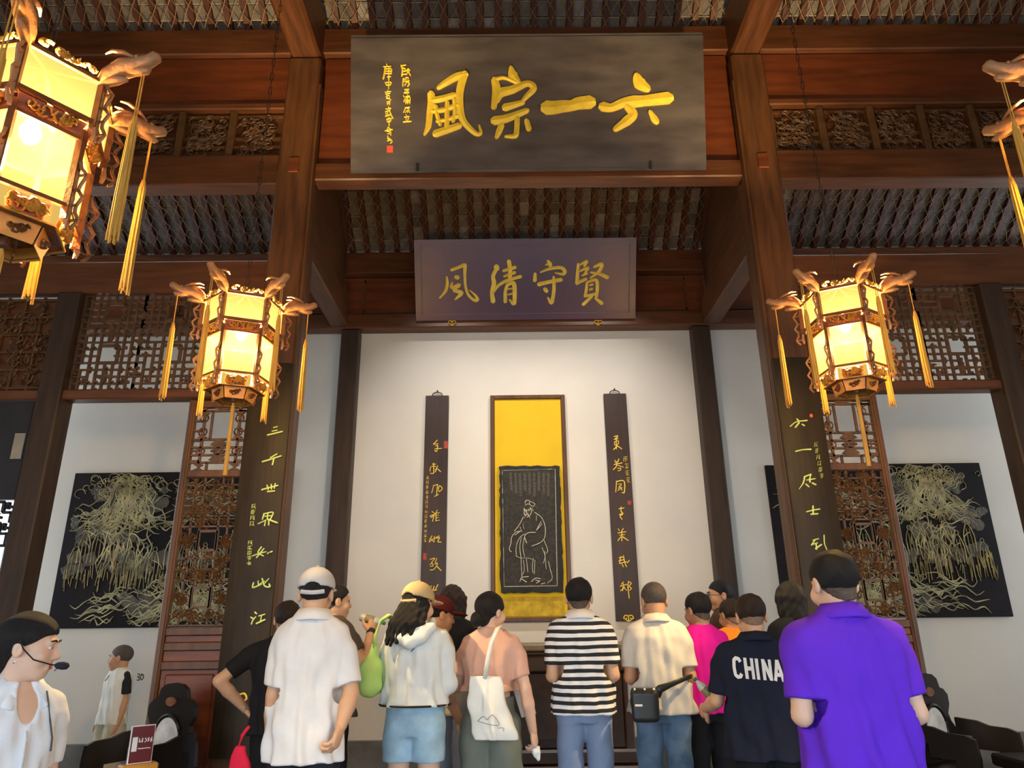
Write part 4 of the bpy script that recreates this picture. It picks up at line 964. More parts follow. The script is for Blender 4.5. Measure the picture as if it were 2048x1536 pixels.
    for k in range(n):
        a = z + (zt - z) * k / n; b = z + (zt - z) * (k + 1) / n; q = .009
        ax = (q, 0, 0) if k % 2 else (0, q, 0)
        ch.tube([(ax[0], ax[1], a - .005), (ax[0] * 1.1, ax[1] * 1.1, (a + b) / 2), (ax[0], ax[1], b + .005)], .003, 4); ch.tube([(-ax[0], -ax[1], a - .005), (-ax[0] * 1.1, -ax[1] * 1.1, (a + b) / 2), (-ax[0], -ax[1], b + .005)], .003, 4)
    ch.build('suspension_chain', M_IRON, O)
    # central tassel under the base
    MB().tube([(0, 0, .0), (0, 0, -.03), (0, 0, -.1), (0, 0, -.3), (0, 0, -.5)], [.006, .012, .012, .014, .015], 8).build('centre_tassel', M_TASSEL, O)
    l = bpy.data.lights.new('lantern_light', 'POINT'); l.energy = LAMP_W; l.color = LAMP_C; l.shadow_soft_size = .05
    lo = link('lantern_light', l, O, (0, 0, ZB + .02)); return O


lantern('glowing hexagonal lantern hanging in front of the left column', -1.69, 4.2, 3.07, R_(22))
lantern('glowing hexagonal lantern hanging in front of the right column', 2.15, 4.2, 3.08, R_(-27))
lantern('large near glowing hexagonal lantern cut by the left picture edge', -1.67, 2.10, 2.955, R_(-8))
lantern('near lantern cut off by the right picture edge', 2.21, 2.10, 2.955, R_(-2))

# ================================================================== furniture
ax0, ax1, ay0, ay1 = -.66, 1.075, 6.72, 7.4
M_ALT = mat('dark_brown_altar_wood', (.050, .026, .014), .4, .35, 4, .1, 14)
M_ALTT = mat('dusty_grey_brown_top', (.22, .185, .13), .55, .25, 6, .05, 20)
A = thing('altar_table', 'wide dark altar table with grey top before the yellow panel', 'table', ((ax0 + ax1) / 2, (ay0 + ay1) / 2, 0)); hw, hd = (ax1 - ax0) / 2, (ay1 - ay0) / 2
MB().bbox(-hw, hw, -hd, hd, 1.205, 1.265, .012).build('top', M_ALTT, A)
for s in (-1, 1): MB().tube([(s * hw, -hd, 1.24), (s * (hw + .03), -hd + .02, 1.262), (s * (hw + .035), hd - .02, 1.262), (s * hw, hd, 1.24)], .028, 8).build('upturned_end', M_ALTT, A, True)
MB().bbox(-hw + .02, hw - .02, -hd + .02, hd - .02, 1.17, 1.203, .01).build('moulding', M_ALT, A)
MB().bbox(-hw + .005, hw - .005, -hd + .01, hd - .01, 1.03, 1.168, .015).build('apron', M_ALT, A)
MB().bbox(-hw + .1, hw - .1, -hd + .06, hd - .06, .42, 1.028, .01).build('body', M_ALT, A)
for k in range(3):
    u = -hw + .1 + (2 * hw - .2) * (k + .5) / 3; q = .2
    pl = [(u - q, .5), (u + q, .5), (u + q, .82), (u + q * .6, .9), (u + q * .3, .9), (u, .97), (u - q * .3, .9), (u - q * .6, .9), (u - q, .82)]
    MB().prism(pl, .02, (V3(0, -hd + .06, 0), V3(1, 0, 0), V3(0, 0, 1), V3(0, -1, 0))).build('arched_panel', M_ALT, A)
for s in (-1, 1): MB().bbox(min(s * (hw - .1), s * (hw - .02)), max(s * (hw - .1), s * (hw - .02)), -hd + .05, hd - .05, .4, 1.028, .01).build('corner_post', M_ALT, A)
for k, (g, z0, z1) in enumerate(((.0, .30, .42), (.06, .18, .30), (.12, .0, .18))): MB().bbox(-hw - g, hw + g, -hd - g, hd + g, z0, z1, .02).build('plinth_step', M_ALT, A)


def taishi(label, x, y, rz):
    O = thing('marble_back_armchair', label, 'chair', (x, y, 0), rz, 'black armchairs with marble backs')
    MB().bbox(-.30, .30, -.24, .24, .46, .51, .01).build('seat', M_BLACKW, O)
    MB().bbox(-.28, .28, -.22, .22, .38, .458, .008).build('apron', M_BLACKW, O)
    for a in (-1, 1):
        for b in (-1, 1): MB().bbox(a * .27 - .028, a * .27 + .028, b * .21 - .028, b * .21 + .028, 0, .385, .008).build('leg', M_BLACKW, O)
        MB().bar((a * .27, -.2, .1), (a * .27, .2, .1), .03).build('stretcher', M_BLACKW, O)
    MB().bar((-.26, .21, .1), (.26, .21, .1), .03).build('stretcher', M_BLACKW, O); MB().bar((-.26, -.21, .1), (.26, -.21, .1), .03).build('stretcher', M_BLACKW, O)
    fr = (V3(0, -.2, 0), V3(1, 0, 0), V3(0, 0, 1), V3(0, -1, 0))
    half = [(0, .51), (.27, .51), (.29, .56), (.27, .70), (.22, .75), (.20, .80), (.235, .86), (.235, .92), (.19, .96), (.15, .97), (.13, 1.03), (.08, 1.06), (0, 1.07)]
    bk = MB().prism(half + [(-a, b) for a, b in half[-2:0:-1]], .035, fr).build('backrest', M_BLACKW, O)
    ov = [(.12 * math.cos(t), .70 + .15 * math.sin(t)) for t in [k * math.pi / 12 for k in range(24)]]
    MB().prism(ov, -.012, (V3(0, -.199, 0), V3(1, 0, 0), V3(0, 0, 1), V3(0, -1, 0))).build('marble_oval', M_MARBLE, bk)
    MB().tube([(.135 * math.cos(t), -.19, .70 + .165 * math.sin(t)) for t in [k * math.pi / 12 for k in range(24)]], .012, 5, closed=True).build('oval_moulding', M_BLACKW, bk)
    ob = [(.05 * math.cos(t), .95 + .03 * math.sin(t)) for t in [k * math.pi / 6 for k in range(12)]]
    MB().prism(ob, -.012, (V3(0, -.199, 0), V3(1, 0, 0), V3(0, 0, 1), V3(0, -1, 0))).build('small_marble', mat('brown_stone_inlay', (.22, .09, .05), .3, .3, 20), bk)
    for a in (-1, 1):
        fa = (V3(a * .275 - .014, 0, 0), V3(0, 1, 0), V3(0, 0, 1), V3(1, 0, 0))
        ar = MB().prism([(-.2, .51), (-.16, .51), (-.16, .66), (-.1, .66), (-.1, .58), (.06, .58), (.06, .51), (.2, .51), (.21, .60), (.2, .71), (.14, .73), (.02, .735), (-.06, .76), (-.2, .77)], .028, fa).build('arm', M_BLACKW, O)
    return O


taishi('black armchair with white marble oval beside the left lattice door', -2.46, 5.25, R_(152))
taishi('black armchair with tan marble oval beside the right lattice door', 3.02, 5.25, R_(212))
taishi('black armchair half hidden behind the woman with the microphone', -3.35, 5.0, R_(150))
b = thing('low_bench', 'low black bench at the right edge of the picture', 'bench', (3.55, 4.75, 0))
MB().bbox(-.55, .55, -.25, .25, .56, .63, .012).build('seat', M_BLACKW, b); MB().bbox(-.5, .5, -.22, .22, .47, .558, .01).build('apron', M_BLACKW, b)
for i in (-1, 1):
    for j in (-1, 1): MB().bbox(i * .48 - .03, i * .48 + .03, j * .19 - .03, j * .19 + .03, 0, .47, .008).build('leg', M_BLACKW, b)
# little notice on a wooden stand
q = at(283, 1488, 4.6)
Sg = thing('notice_stand', 'small dark red notice with white lettering on a wooden stand', 'sign', (q[0], q[1], 0), R_(42)); zc = q[2]
MB().bbox(-.066, .066, -.006, .006, zc - .10, zc + .10, .002).build('white_edge', M_WHITE, Sg); MB().bbox(-.061, .061, -.0085, -.004, zc - .095, zc + .095, .001).build('red_face', mat('dark_red_print', (.13, .012, .014), .4, .05), Sg)
fr = (V3(0, -.0088, zc), V3(1, 0, 0), V3(0, 0, 1), V3(0, -1, 0)); m = MB(); m.prism([(-.054, -.035), (-.026, -.035), (-.026, .04), (-.054, .04)], .001, fr); m.build('white_emblem', M_WHITE, Sg)
m = MB(); rnd = random.Random(8)
for k in range(5):
    u = -.013 + k * .0155
    for j in range(4): m.brush([(u + rnd.uniform(-.006, .006), .02 + rnd.uniform(-.013, .013)), (u + rnd.uniform(-.006, .006), .02 + rnd.uniform(-.013, .013))], .004, .001, fr)
for k in range(11): m.brush([(-.018 + k * .0062, -.022), (-.015 + k * .0062, -.022 + rnd.uniform(-.003, .003))], .005, .001, fr)
m.build('white_lettering', M_WHITE, Sg)
MB().bbox(-.10, .10, -.045, .05, zc - .14, zc - .10, .01).build('wooden_foot', mat('yellow_varnished_wood', (.55, .27, .05), .35, .2, 8), Sg); MB().bbox(-.03, .03, -.03, .03, .02, zc - .14, .006).build('stand_post', M_BLACKW, Sg); MB().bbox(-.15, .15, -.1, .1, 0, .02, .004).build('stand_base', M_BLACKW, Sg)
# ================================================================== people (distance-field bodies, meshed with surface nets)
class Fld:
    def __init__(s, lo, hi, h):
        s.h = h; s.lo = np.array(lo, np.float32); n = np.ceil((np.array(hi) - np.array(lo)) / h).astype(int) + 2; s.n = n
        s.ax = [(s.lo[i] + h * np.arange(n[i])).astype(np.float32) for i in range(3)]; s.D = np.full(n, 1., np.float32)

    def sub(s, lo, hi):
        return tuple(slice(max(0, int((lo[i] - s.lo[i]) / s.h)), max(0, min(int(s.n[i]), int((hi[i] - s.lo[i]) / s.h) + 2))) for i in range(3))

    def grid(s, sl): return s.ax[0][sl[0]][:, None, None], s.ax[1][sl[1]][None, :, None], s.ax[2][sl[2]][None, None, :]

    def put(s, sl, d, k, op='u'):
        e = s.D[sl]
        if e.size == 0: return s
        if op == 'u':
            if k <= 0: s.D[sl] = np.minimum(e, d)
            else:
                h = np.clip(.5 + .5 * (e - d) / k, 0, 1); s.D[sl] = e * (1 - h) + d * h - k * h * (1 - h)
        elif op == 's': s.D[sl] = np.maximum(e, -d)
        else: s.D[sl] = np.maximum(e, d)
        return s

    def cap(s, a, b, ra, rb, k=.015, sc=(1, 1, 1), op='u'):
        a = np.array(a, float); b = np.array(b, float); sc = np.array(sc, float); R = max(ra, rb); mg = k + 2.5 * s.h
        sl = s.sub(np.minimum(a, b) - R * sc - mg, np.maximum(a, b) + R * sc + mg); X, Y, Z = s.grid(sl)
        A = a / sc; d = b / sc - A; L = float(d @ d) + 1e-12
        px, py, pz = X / sc[0] - A[0], Y / sc[1] - A[1], Z / sc[2] - A[2]
        t = np.clip((px * d[0] + py * d[1] + pz * d[2]) / L, 0, 1)
        q = np.sqrt((px - t * d[0]) ** 2 + (py - t * d[1]) ** 2 + (pz - t * d[2]) ** 2) - (ra + (rb - ra) * t)
        return s.put(sl, q * sc.min(), k, op)

    def chain(s, pts, rs, k=.015, sc=(1, 1, 1)):
        for i in range(len(pts) - 1): s.cap(pts[i], pts[i + 1], rs[i], rs[i + 1], k, sc)
        return s

    def ell(s, c, r, k=.015, op='u', M=None):
        c = np.array(c, float); r = np.array(r, float); mg = k + 2.5 * s.h; rb = r if M is None else np.array([r.max()] * 3)
        sl = s.sub(c - rb - mg, c + rb + mg); X, Y, Z = s.grid(sl); x, y, z = X - c[0], Y - c[1], Z - c[2]
        if M is not None: x, y, z = (M[0][0] * x + M[1][0] * y + M[2][0] * z, M[0][1] * x + M[1][1] * y + M[2][1] * z, M[0][2] * x + M[1][2] * y + M[2][2] * z)
        k0 = np.sqrt((x / r[0]) ** 2 + (y / r[1]) ** 2 + (z / r[2]) ** 2); k1 = np.sqrt((x / r[0] ** 2) ** 2 + (y / r[1] ** 2) ** 2 + (z / r[2] ** 2) ** 2) + 1e-9
        return s.put(sl, k0 * (k0 - 1) / k1, k, op)

    def loft(s, zs, a, b, yc=None, k=.02, p=2.5, fold=0., seed=0, xc=None, nf=9):   # elliptical tube along z
        sl = s.sub((s.lo[0], s.lo[1], zs[0] - .06), (9, 9, zs[-1] + .06)); X, Y, Z = s.grid(sl); z = Z[0, 0]
        A = np.interp(z, zs, a)[None, None, :]; B = np.interp(z, zs, b)[None, None, :]; C = np.interp(z, zs, yc if yc is not None else [0] * len(zs))[None, None, :]; E = np.interp(z, zs, xc if xc is not None else [0] * len(zs))[None, None, :]
        x = X - E; y = Y - C
        q = ((np.abs(x) / A) ** p + (np.abs(y) / B) ** p) ** (1 / p)
        d = (q - 1) * np.minimum(A, B)
        if fold:
            t = np.arctan2(y, x); u = np.clip((zs[-1] - Z) / (zs[-1] - zs[0]), 0, 1)
            w_ = np.sin(nf * t + seed + 3 * np.sin(Z * 5 + seed)) * .6 + np.sin((nf * 2 - 3) * t + 2.3 * seed + Z * 9) * .35 + np.sin(Z * 34 + 5 * t + seed * 1.7) * .35 * np.sin(Z * 7 + t * 2 + seed)
            d = d + fold * w_ * (.25 + .75 * u)
        d = np.maximum(d, np.maximum(zs[0] - Z, Z - zs[-1]))
        return s.put(sl, d.astype(np.float32), k)

    def half(s, n, c, op='i'):                    # keep the side where n.p <= c
        X, Y, Z = s.grid((slice(None),) * 3); d = n[0] * X + n[1] * Y + n[2] * Z - c; s.D = np.maximum(s.D, d.astype(np.float32)); return s

    def wob(s, amp, f=30., seed=0.):
        X, Y, Z = s.grid((slice(None),) * 3)
        s.D = (s.D + amp * (np.sin(X * f + seed + 2 * np.sin(Z * f * .4)) * np.sin(Z * f * .8 + seed * 2 + Y * f * .7) + .6 * np.sin(X * f * 1.9 - Z * f * 1.3 + seed))).astype(np.float32); return s

    def net(s):
        D = s.D; ins = D < 0
        c = [ins[i:D.shape[0] - 1 + i, j:D.shape[1] - 1 + j, k:D.shape[2] - 1 + k] for i in (0, 1) for j in (0, 1) for k in (0, 1)]
        n_in = sum(x.astype(np.int8) for x in c); act = (n_in > 0) & (n_in < 8); idx = np.full(act.shape, -1, np.int64); P = np.argwhere(act); idx[act] = np.arange(len(P))
        acc = np.zeros((len(P), 3)); cnt = np.zeros(len(P)); off = [(i, j, k) for i in (0, 1) for j in (0, 1) for k in (0, 1)]
        for a in range(8):
            for b in range(a + 1, 8):
                da = np.array(off[b]) - np.array(off[a])
                if np.abs(da).sum() != 1: continue
                ia = P + off[a]; ib = P + off[b]; va = D[ia[:, 0], ia[:, 1], ia[:, 2]]; vb = D[ib[:, 0], ib[:, 1], ib[:, 2]]; m = (va < 0) != (vb < 0)
                t = np.where(m, va / np.where(m, va - vb, 1), 0); acc += np.where(m[:, None], np.array(off[a]) + t[:, None] * da, 0); cnt += m
        V = (P + acc / cnt[:, None]) * s.h + s.lo
        F = []
        for ax in range(3):
            o1, o2 = [(1, 2), (2, 0), (0, 1)][ax]; sa = [slice(None)] * 3; sb = [slice(None)] * 3; sa[ax] = slice(0, -1); sb[ax] = slice(1, None)
            A = ins[tuple(sa)]; B = ins[tuple(sb)]; E = np.argwhere(A != B); E = E[(E[:, o1] > 0) & (E[:, o2] > 0) & (E[:, o1] < D.shape[o1] - 1) & (E[:, o2] < D.shape[o2] - 1)]
            if not len(E): continue
            flip = A[E[:, 0], E[:, 1], E[:, 2]]; q = []
            for d1, d2 in ((-1, -1), (0, -1), (0, 0), (-1, 0)):
                e = E.copy(); e[:, o1] += d1; e[:, o2] += d2; q.append(idx[e[:, 0], e[:, 1], e[:, 2]])
            Q = np.stack(q, 1); Q[~flip] = Q[~flip][:, ::-1]; F.append(Q[(Q >= 0).all(1)])
        F = np.concatenate(F) if F else np.zeros((0, 4), int)
        return V, F


def np_mesh(name, VF, m, smooth=True):
    Vs, Fs = [], []; o = 0
    for V, F in VF: Vs.append(V); Fs.append(F + o); o += len(V)
    V = np.concatenate(Vs); F = np.concatenate(Fs); me = bpy.data.meshes.new(name)
    me.vertices.add(len(V)); me.vertices.foreach_set('co', V.astype(np.float32).ravel()); me.loops.add(F.size); me.loops.foreach_set('vertex_index', F.astype(np.int32).ravel())
    me.polygons.add(len(F)); me.polygons.foreach_set('loop_start', np.arange(0, F.size, 4, dtype=np.int32)); me.update(calc_edges=True)
    if smooth: me.polygons.foreach_set('use_smooth', np.ones(len(F), bool))
    me.materials.append(m); me.update(); return me


def fpart(name, f, m, parent, X=None):
    V, F = f.net()
    if X is not None: V = V @ X[0].T + X[1]
    return link(name, np_mesh(name, [(V, F)], m), parent)


def rot(z=0, x=0, y=0):
    return np.array(Matrix.Rotation(z, 3, 'Z') @ Matrix.Rotation(x, 3, 'X') @ Matrix.Rotation(y, 3, 'Y'))


HANDS = {}


def hand_mesh(curl, side):
    if (curl, side) in HANDS: return HANDS[curl, side]
    f = Fld((-.07, -.06, -.09), (.09, .21, .1), .0048)
    f.ell((0, .045, 0), (.040, .052, .015), .01); f.cap((0, -.03, 0), (0, .03, 0), .026, .024, .012, (1, 1, .72))
    for x, L, y0 in ((-.030, .058, .080), (-.010, .075, .088), (.011, .080, .090), (.031, .072, .085)):
        p = np.array((x * .85, y0 - .02, 0.)); a = R_(8); r = .0092
        for j, q in enumerate((.46, .30, .24)):
            a += R_(curl) * (.7 if j == 0 else 1.); n = p + (L + (.02 if j == 0 else 0)) * q * np.array((x * .35 * (1 - curl / 70), math.cos(a), math.sin(a))); f.cap(p, n, r, r * .92, .004); p = n; r *= .92
    t = R_(curl * .5); p0 = np.array((.026, .008, .004)); p1 = p0 + .042 * np.array((.75 - t * .2, .62, .15 + t * .5)); p2 = p1 + .032 * np.array((.25 - t * .3, .85, .3 + t * .5)); p3 = p2 + .024 * np.array((-.05 - t * .3, .85, .35 + t * .5))
    f.cap(p0, p1, .017, .012, .008); f.cap(p1, p2, .012, .0105, .004); f.cap(p2, p3, .0105, .009, .004)
    V, F = f.net()
    if side < 0: V = V * (-1, 1, 1); F = F[:, ::-1]
    HANDS[curl, side] = (V, F); return V, F


def head_mesh(sc=1., fat=1.):
    f = Fld((-.11, -.13, -.17), (.11, .15, .14), .006)
    f.ell((0, -.014, .038), (.075 * fat, .094, .080), .01); f.ell((0, .022, -.030), (.060 * fat, .070, .080), .03); f.ell((0, .050, -.088), (.028, .028, .022), .03)
    f.cap((-.03, .078, .026), (.03, .078, .026), .012, .012, .012); f.cap((0, .086, .012), (0, .104, -.026), .008, .0115, .010); f.cap((-.012, .094, -.03), (.012, .094, -.03), .0085, .0085, .006)
    for s in (-1, 1): f.ell((s * .030, .096, .006), (.017, .012, .009), .0, 's'); f.ell((s * .042 * fat, .055, -.03), (.026, .026, .028), .02)
    f.cap((-.020, .083, -.055), (.020, .083, -.055), .0075, .0075, .006); f.cap((-.017, .083, -.067), (.017, .083, -.067), .008, .008, .006)
    for s in (-1, 1):
        f.ell((s * .078 * fat, -.012, -.002), (.011, .020, .032), .006); f.ell((s * .089 * fat, -.006, .0), (.006, .010, .018), 0, 's')
    f.cap((0, -.024, -.05), (0, -.022, -.095), .054, .048, .025)
    V, F = f.net(); return V * sc, F


def hair_field(kind, under=False):
    f = Fld((-.16, -.22, -.34), (.16, .15, .17), .0065)
    C = lambda o: f.ell((0, -.016, .040), tuple(q + (min(o, .001) if under else o) for q in (.078, .097, .083)), 0)
    if kind in ('short', 'crop', 'thin'):
        C(.007 if kind == 'short' else .002); f.half((0, .72, -1), -.004); f.half((0, 1, -.35), .066)
        if kind == 'short': f.wob(.0016, 60)
    elif kind == 'bald':
        C(.003); f.half((0, .55, -1), -.0); f.half((0, 1, -.35), .05)
    elif kind in ('bun', 'lowbun'):
        C(.010); f.half((0, .62, -1), .004); f.half((0, 1, -.3), .062); f.ell((0, -.07, -.035), (.052, .045, .05), .02)
        f.ell((0, -.125, -.01 if kind == 'bun' else -.045), (.044, .04, .048), .012); f.wob(.002, 50)
    elif kind == 'big':
        C(.011); f.half((0, .62, -1), -.006); f.half((0, 1, -.3), .062); f.ell((0, -.080, -.02), (.080, .060, .080), .03); f.ell((0, -.140, -.035), (.066, .058, .075), .03); f.wob(.002, 50)
    elif kind == 'longcap':
        C(.002); f.half((0, .5, -1), .05); f.half((0, 1, -.3), .05)
        for x, y in ((-.066, -.05), (-.045, -.08), (-.02, -.092), (.008, -.094), (.03, -.085), (.055, -.065), (.075, -.03), (-.078, -.02)): f.cap((x, y, .0), (x * 1.35 - .01, y - .055, -.12), .026, .024, .02); f.cap((x * 1.35 - .01, y - .055, -.12), (x * 1.5 - .015, y - .075, -.19 - .05 * abs(math.sin(x * 90))), .024, .010, .015)
        f.wob(.003, 80)
    elif kind in ('long', 'bob'):
        C(.014); f.half((0, .5, -1), .05); f.half((0, 1, -.3), .06)
        zb = -.26 if kind == 'long' else -.13
        for x, y in ((-.06, -.045), (-.03, -.075), (0, -.085), (.03, -.075), (.06, -.045), (-.078, -.01), (.078, -.01)): f.cap((x, y, .03), (x * 1.12, y - .012, zb + abs(x) * .3 + (.02 if int(x * 100) % 2 else 0)), .036, .020 if kind == 'bob' else .014, .02)
        f.wob(.0028, 70)
    return f


def cap_parts(root, X, m, back_open=True, logo=False, mi=None):
    f = Fld((-.13, -.15, -.06), (.13, .24, .17), .0065); f.ell((0, -.012, .045), (.092, .112, .094), 0); f.half((0, -.12, -1), -.030)
    if back_open: f.ell((0, -.12, .018), (.05, .05, .042), 0, 's')
    g = Fld((-.13, -.15, -.06), (.13, .24, .17), .0065); g.ell((0, -.012, .045), (.079, .099, .081), 0); f.D = np.maximum(f.D, -g.D)
    c = fpart('cap', f, m, root, X)
    f = Fld((-.12, .02, -.02), (.12, .23, .09), .006); f.ell((0, .105, .030), (.085, .098, .012), 0); f.cap((-.07, .06, .03), (.07, .06, .03), .012, .012, .01); f.half((0, -1, 0), -.06)
    fpart('cap_brim', f, m, c, X)
    mb = MB(); mb.lathe([(.001, .012), (.008, .01), (.01, .004), (.01, 0)], 8, (0, -.012, .134))
    o = mb.build('cap_button', m, c); o.matrix_local = Matrix.Translation(Vector(X[1])) @ Matrix(X[0].tolist()).to_4x4()
    if back_open:
        mb = MB(); mb.tube([(-.055, -.098, .016), (-.03, -.112, .012), (0, -.117, .010), (.03, -.112, .012), (.055, -.098, .016)], .008, 6, flat=1.4); o = mb.build('cap_strap', m, c); o.matrix_local = Matrix.Translation(Vector(X[1])) @ Matrix(X[0].tolist()).to_4x4()
    if logo:
        mb = MB(); mb.brush([(-.02, -.018), (-.012, .02), (0, -.005), (.012, .02), (.02, -.018)], .008, .004, (V3(0, .096, .075), V3(1, 0, 0), V3(0, 0, 1), V3(0, 1, 0))); o = mb.build('cap_emblem', M_WHITE, c); o.matrix_local = Matrix.Translation(Vector(X[1])) @ Matrix(X[0].tolist()).to_4x4()
    return c


def person(label, x, y, H, face, skin=None, hair='short', hairm=None, head=(0, 0, 0), top=None, bottom=None, arms=None, sleeve=.62, hem=.50, w=1., girth=1., fold=.011, collar=None, legs='pants', bot_z=.06,
           headk=1., cap=None, seed=1., facem=False, curl=(18, 18), sleeves_m=None, hands=(None, None), fem=False, leanx=0., headoff=(0, 0), shirt_h=.0095, longsl=False, neck=0., group='visitors standing in the hall'):
    # local frame: +Y is where the person faces; built at 1.70 m then scaled by k
    k = H / 1.70; skin = skin or M_SKIN
    O = thing('person', label, 'person', (x, y, 0), R_(face), group)
    sx = .160 * w; sh = 1.385
    A = arms or {}
    def arm(s):
        d = A.get('L' if s < 0 else 'R', 'down')
        S = np.array((s * sx, -.005, sh))
        if isinstance(d, str):
            if d == 'down': E = S + (s * .022, -.015, -.29); Wr = E + (s * .005, .05, -.25)
            elif d == 'front': E = S + (s * .032, -.035, -.28); Wr = E + (-s * .10, .20, .06)
            elif d == 'phone': E = S + (s * .03, .03, -.275); Wr = E + (-s * .10, .17, .13)
            elif d == 'behind': E = S + (s * .075, -.09, -.275); Wr = E + (-s * .13, -.09, -.15)
        else: E, Wr = np.array(d[0], float), np.array(d[1], float)
        return S, E, Wr
    AR = {s: arm(s) for s in (-1, 1)}
    ext = [p for s in AR for p in AR[s]]
    lo = np.min(ext, axis=0) - .09; hi = np.max(ext, axis=0) + .09
    lo = np.minimum(lo, (-.3, -.2, 0)); hi = np.maximum(hi, (.3, .24, 1.56)); lo[2] = 0
    b = Fld(lo, hi, .0135)
    b.ell((0, 0, 1.05), (.128 * girth, .092 * girth, .17), .03); b.ell((0, .0, 1.27), (.148 * w, .10, .19), .03); b.cap((-sx * .80, -.008, 1.38), (sx * .80, -.008, 1.38), .040, .040, .03); b.cap((-.06, 0, .93), (.06, 0, .93), .085, .085, .03)
    for s in (-1, 1):
        b.cap((s * .08, -.012, 1.40), (0, -.012, 1.45), .040, .042, .02); S, E, Wr = AR[s]
        b.cap(S + (-s * .012, 0, -.025), S + (E - S) * .4, .034, .040, .012); b.cap(S + (E - S) * .4, E, .040, .038, .01); b.cap(E, E + (Wr - E) * .35, .039, .041, .01); b.cap(E + (Wr - E) * .35, Wr, .041, .027, .01)
        hp, kn, an = (s * .085, 0, .90), (s * .095, .012, .48), (s * .10, -.02, .08)
        b.cap(hp, kn, .074, .054, .02); b.cap(kn, an, .052, .036, .02); b.ell((s * .098, -.022, .34), (.048, .052, .12), .02); b.cap((s * .10, -.03, .05), (s * .115, .14, .035), .036, .026, .02)
    hc = np.array((headoff[0], headoff[1] + .012, 1.565 + neck)); b.cap((0, -.015, 1.42), hc + (0, -.03, -.10), .056, .052, .02)
    VF = [b.net()]
    HR = rot(R_(head[0]), R_(head[1]), R_(head[2])); hs = headk * 1.04; Vh, Fh = head_mesh(hs); VF.append((Vh @ HR.T + hc, Fh))
    for s in (-1, 1):
        S, E, Wr = AR[s]; d = Wr - E; d = d / np.linalg.norm(d); hd = hands[0 if s < 0 else 1]
        if hd is not None: d = np.array(hd, float); d /= np.linalg.norm(d)
        pn = np.array((-s * 1., .25, 0)); pn = pn - d * (pn @ d); pn /= np.linalg.norm(pn); th_ = np.cross(d, pn)   # palm faces the body
        V, F = hand_mesh(curl[0 if s < 0 else 1], s); tx = th_ * (1 if s > 0 else 1)
        M = np.stack([tx, d, pn], 1)
        if np.linalg.det(M) < 0: M[:, 0] *= -1
        if s < 0: V = V * (-1, 1, 1); F = F[:, ::-1]
        VF.append((V @ M.T + Wr, F))
    me = np_mesh('body', [(V * k, F) for V, F in VF], skin); link('body', me, O)
    X = (HR * hs * k, hc * k)
    K = (np.eye(3) * k, np.zeros(3))
    # hair
    hm = hairm or M_HAIR
    if hair: fpart('hair', hair_field(hair, cap is not None), hm, O, X)
    if hair == 'short' and not cap:
        f = Fld((-.12, -.15, -.16), (.12, .12, .14), .0065); f.ell((0, -.014, .036), (.0785, .0975, .083), 0); f.cap((0, -.03, -.04), (0, -.034, -.09), .056, .054, .02); f.half((0, .72, -1), .012); f.half((0, 1, -.2), .02); f.wob(.0015, 90); fpart('clipped_nape_hair', f, M_FADE if hm is not M_HAIR else MATS['cropped_greying_hair'], O, X)
    if cap: cap_parts(O, X, cap, *([True] if cap is None else []))
    # eyes
    for s in (-1, 1):
        e = MB(); e.lathe([(.0005, -.009), (.006, -.007), (.0095, 0), (.006, .007), (.0005, .009)], 8); o = e.build('eye', M_EYE if not facem else M_EYEW, O, True)
        o.matrix_local = Matrix.Translation(Vector(HR @ np.array((s * .030, .0790, .006)) * hs * k + hc * k)) @ Matrix((HR * hs * k).tolist()).to_4x4() @ Matrix.Diagonal((1.15, 1, .62, 1))
        if facem:
            e = MB(); e.lathe([(.0005, -.006), (.005, -.003), (.005, .003), (.0005, .006)], 8); q = e.build('iris', M_EYE, o); q.location = (0, .0060, 0)
            e = MB(); e.tube([(s * .014, .094, .028), (s * .030, .0945, .033), (s * .046, .082, .029)], [.003, .0042, .0022], 5); q = e.build('eyebrow', hm, O); q.matrix_local = Matrix.Translation(Vector(X[1])) @ Matrix(X[0].tolist()).to_4x4()
    if facem:
        f = Fld((-.04, .06, -.09), (.04, .11, -.03), .003); f.cap((-.018, .0865, -.0565), (.018, .0865, -.0565), .0052, .0052, .003); f.cap((-.014, .0865, -.066), (.014, .0865, -.066), .0058, .0058, .003); fpart('lips', f, M_LIP, O, X)
    # bottoms
    z1 = 1.0
    if legs in ('pants', 'shorts', 'wide'):
        f = Fld((-.27, -.22, bot_z - .02), (.27, .22, 1.06), .0115); wd = {'pants': (.088, .076, .068), 'shorts': (.100, .092, .092), 'wide': (.112, .115, .12)}[legs]
        f.loft([.84, .92, 1.0, 1.05], [.155 * girth, .160 * girth, .150 * girth, .14 * girth], [.105, .110, .10, .09], k=.03)
        for s in (-1, 1):
            hp, kn, an = (s * .083, -.005, .88), (s * .095, .010, .48), (s * .10, -.018, .05); f.cap(hp, kn, wd[0], wd[1], .02, (1, 1.05, 1)); f.cap(kn, an, wd[1], wd[2], .02, (1, 1.05, 1))
        f.wob(.0042 if legs != 'wide' else .005, 26, seed); f.half((0, 0, -1), -bot_z)
        fpart('shorts' if legs == 'shorts' else 'trousers', f, bottom, O, K)
    for s in (-1, 1):
        f = Fld((s * .11 - .08, -.12, 0), (s * .11 + .08, .23, .14), .009); f.cap((s * .10, -.05, .045), (s * .115, .14, .04), .046, .042, .02); f.half((0, 0, -1), -.004); f.half((0, 0, 1), .11); fpart('shoe', f, MATS.get('cloth_shoe') or cloth('shoe', (.03, .03, .035), .6), O, K)
    # top
    hz = hem * 1.7
    f = Fld(lo - .02, np.maximum(hi, (.32, .25, 1.53)), shirt_h / k * 1.)
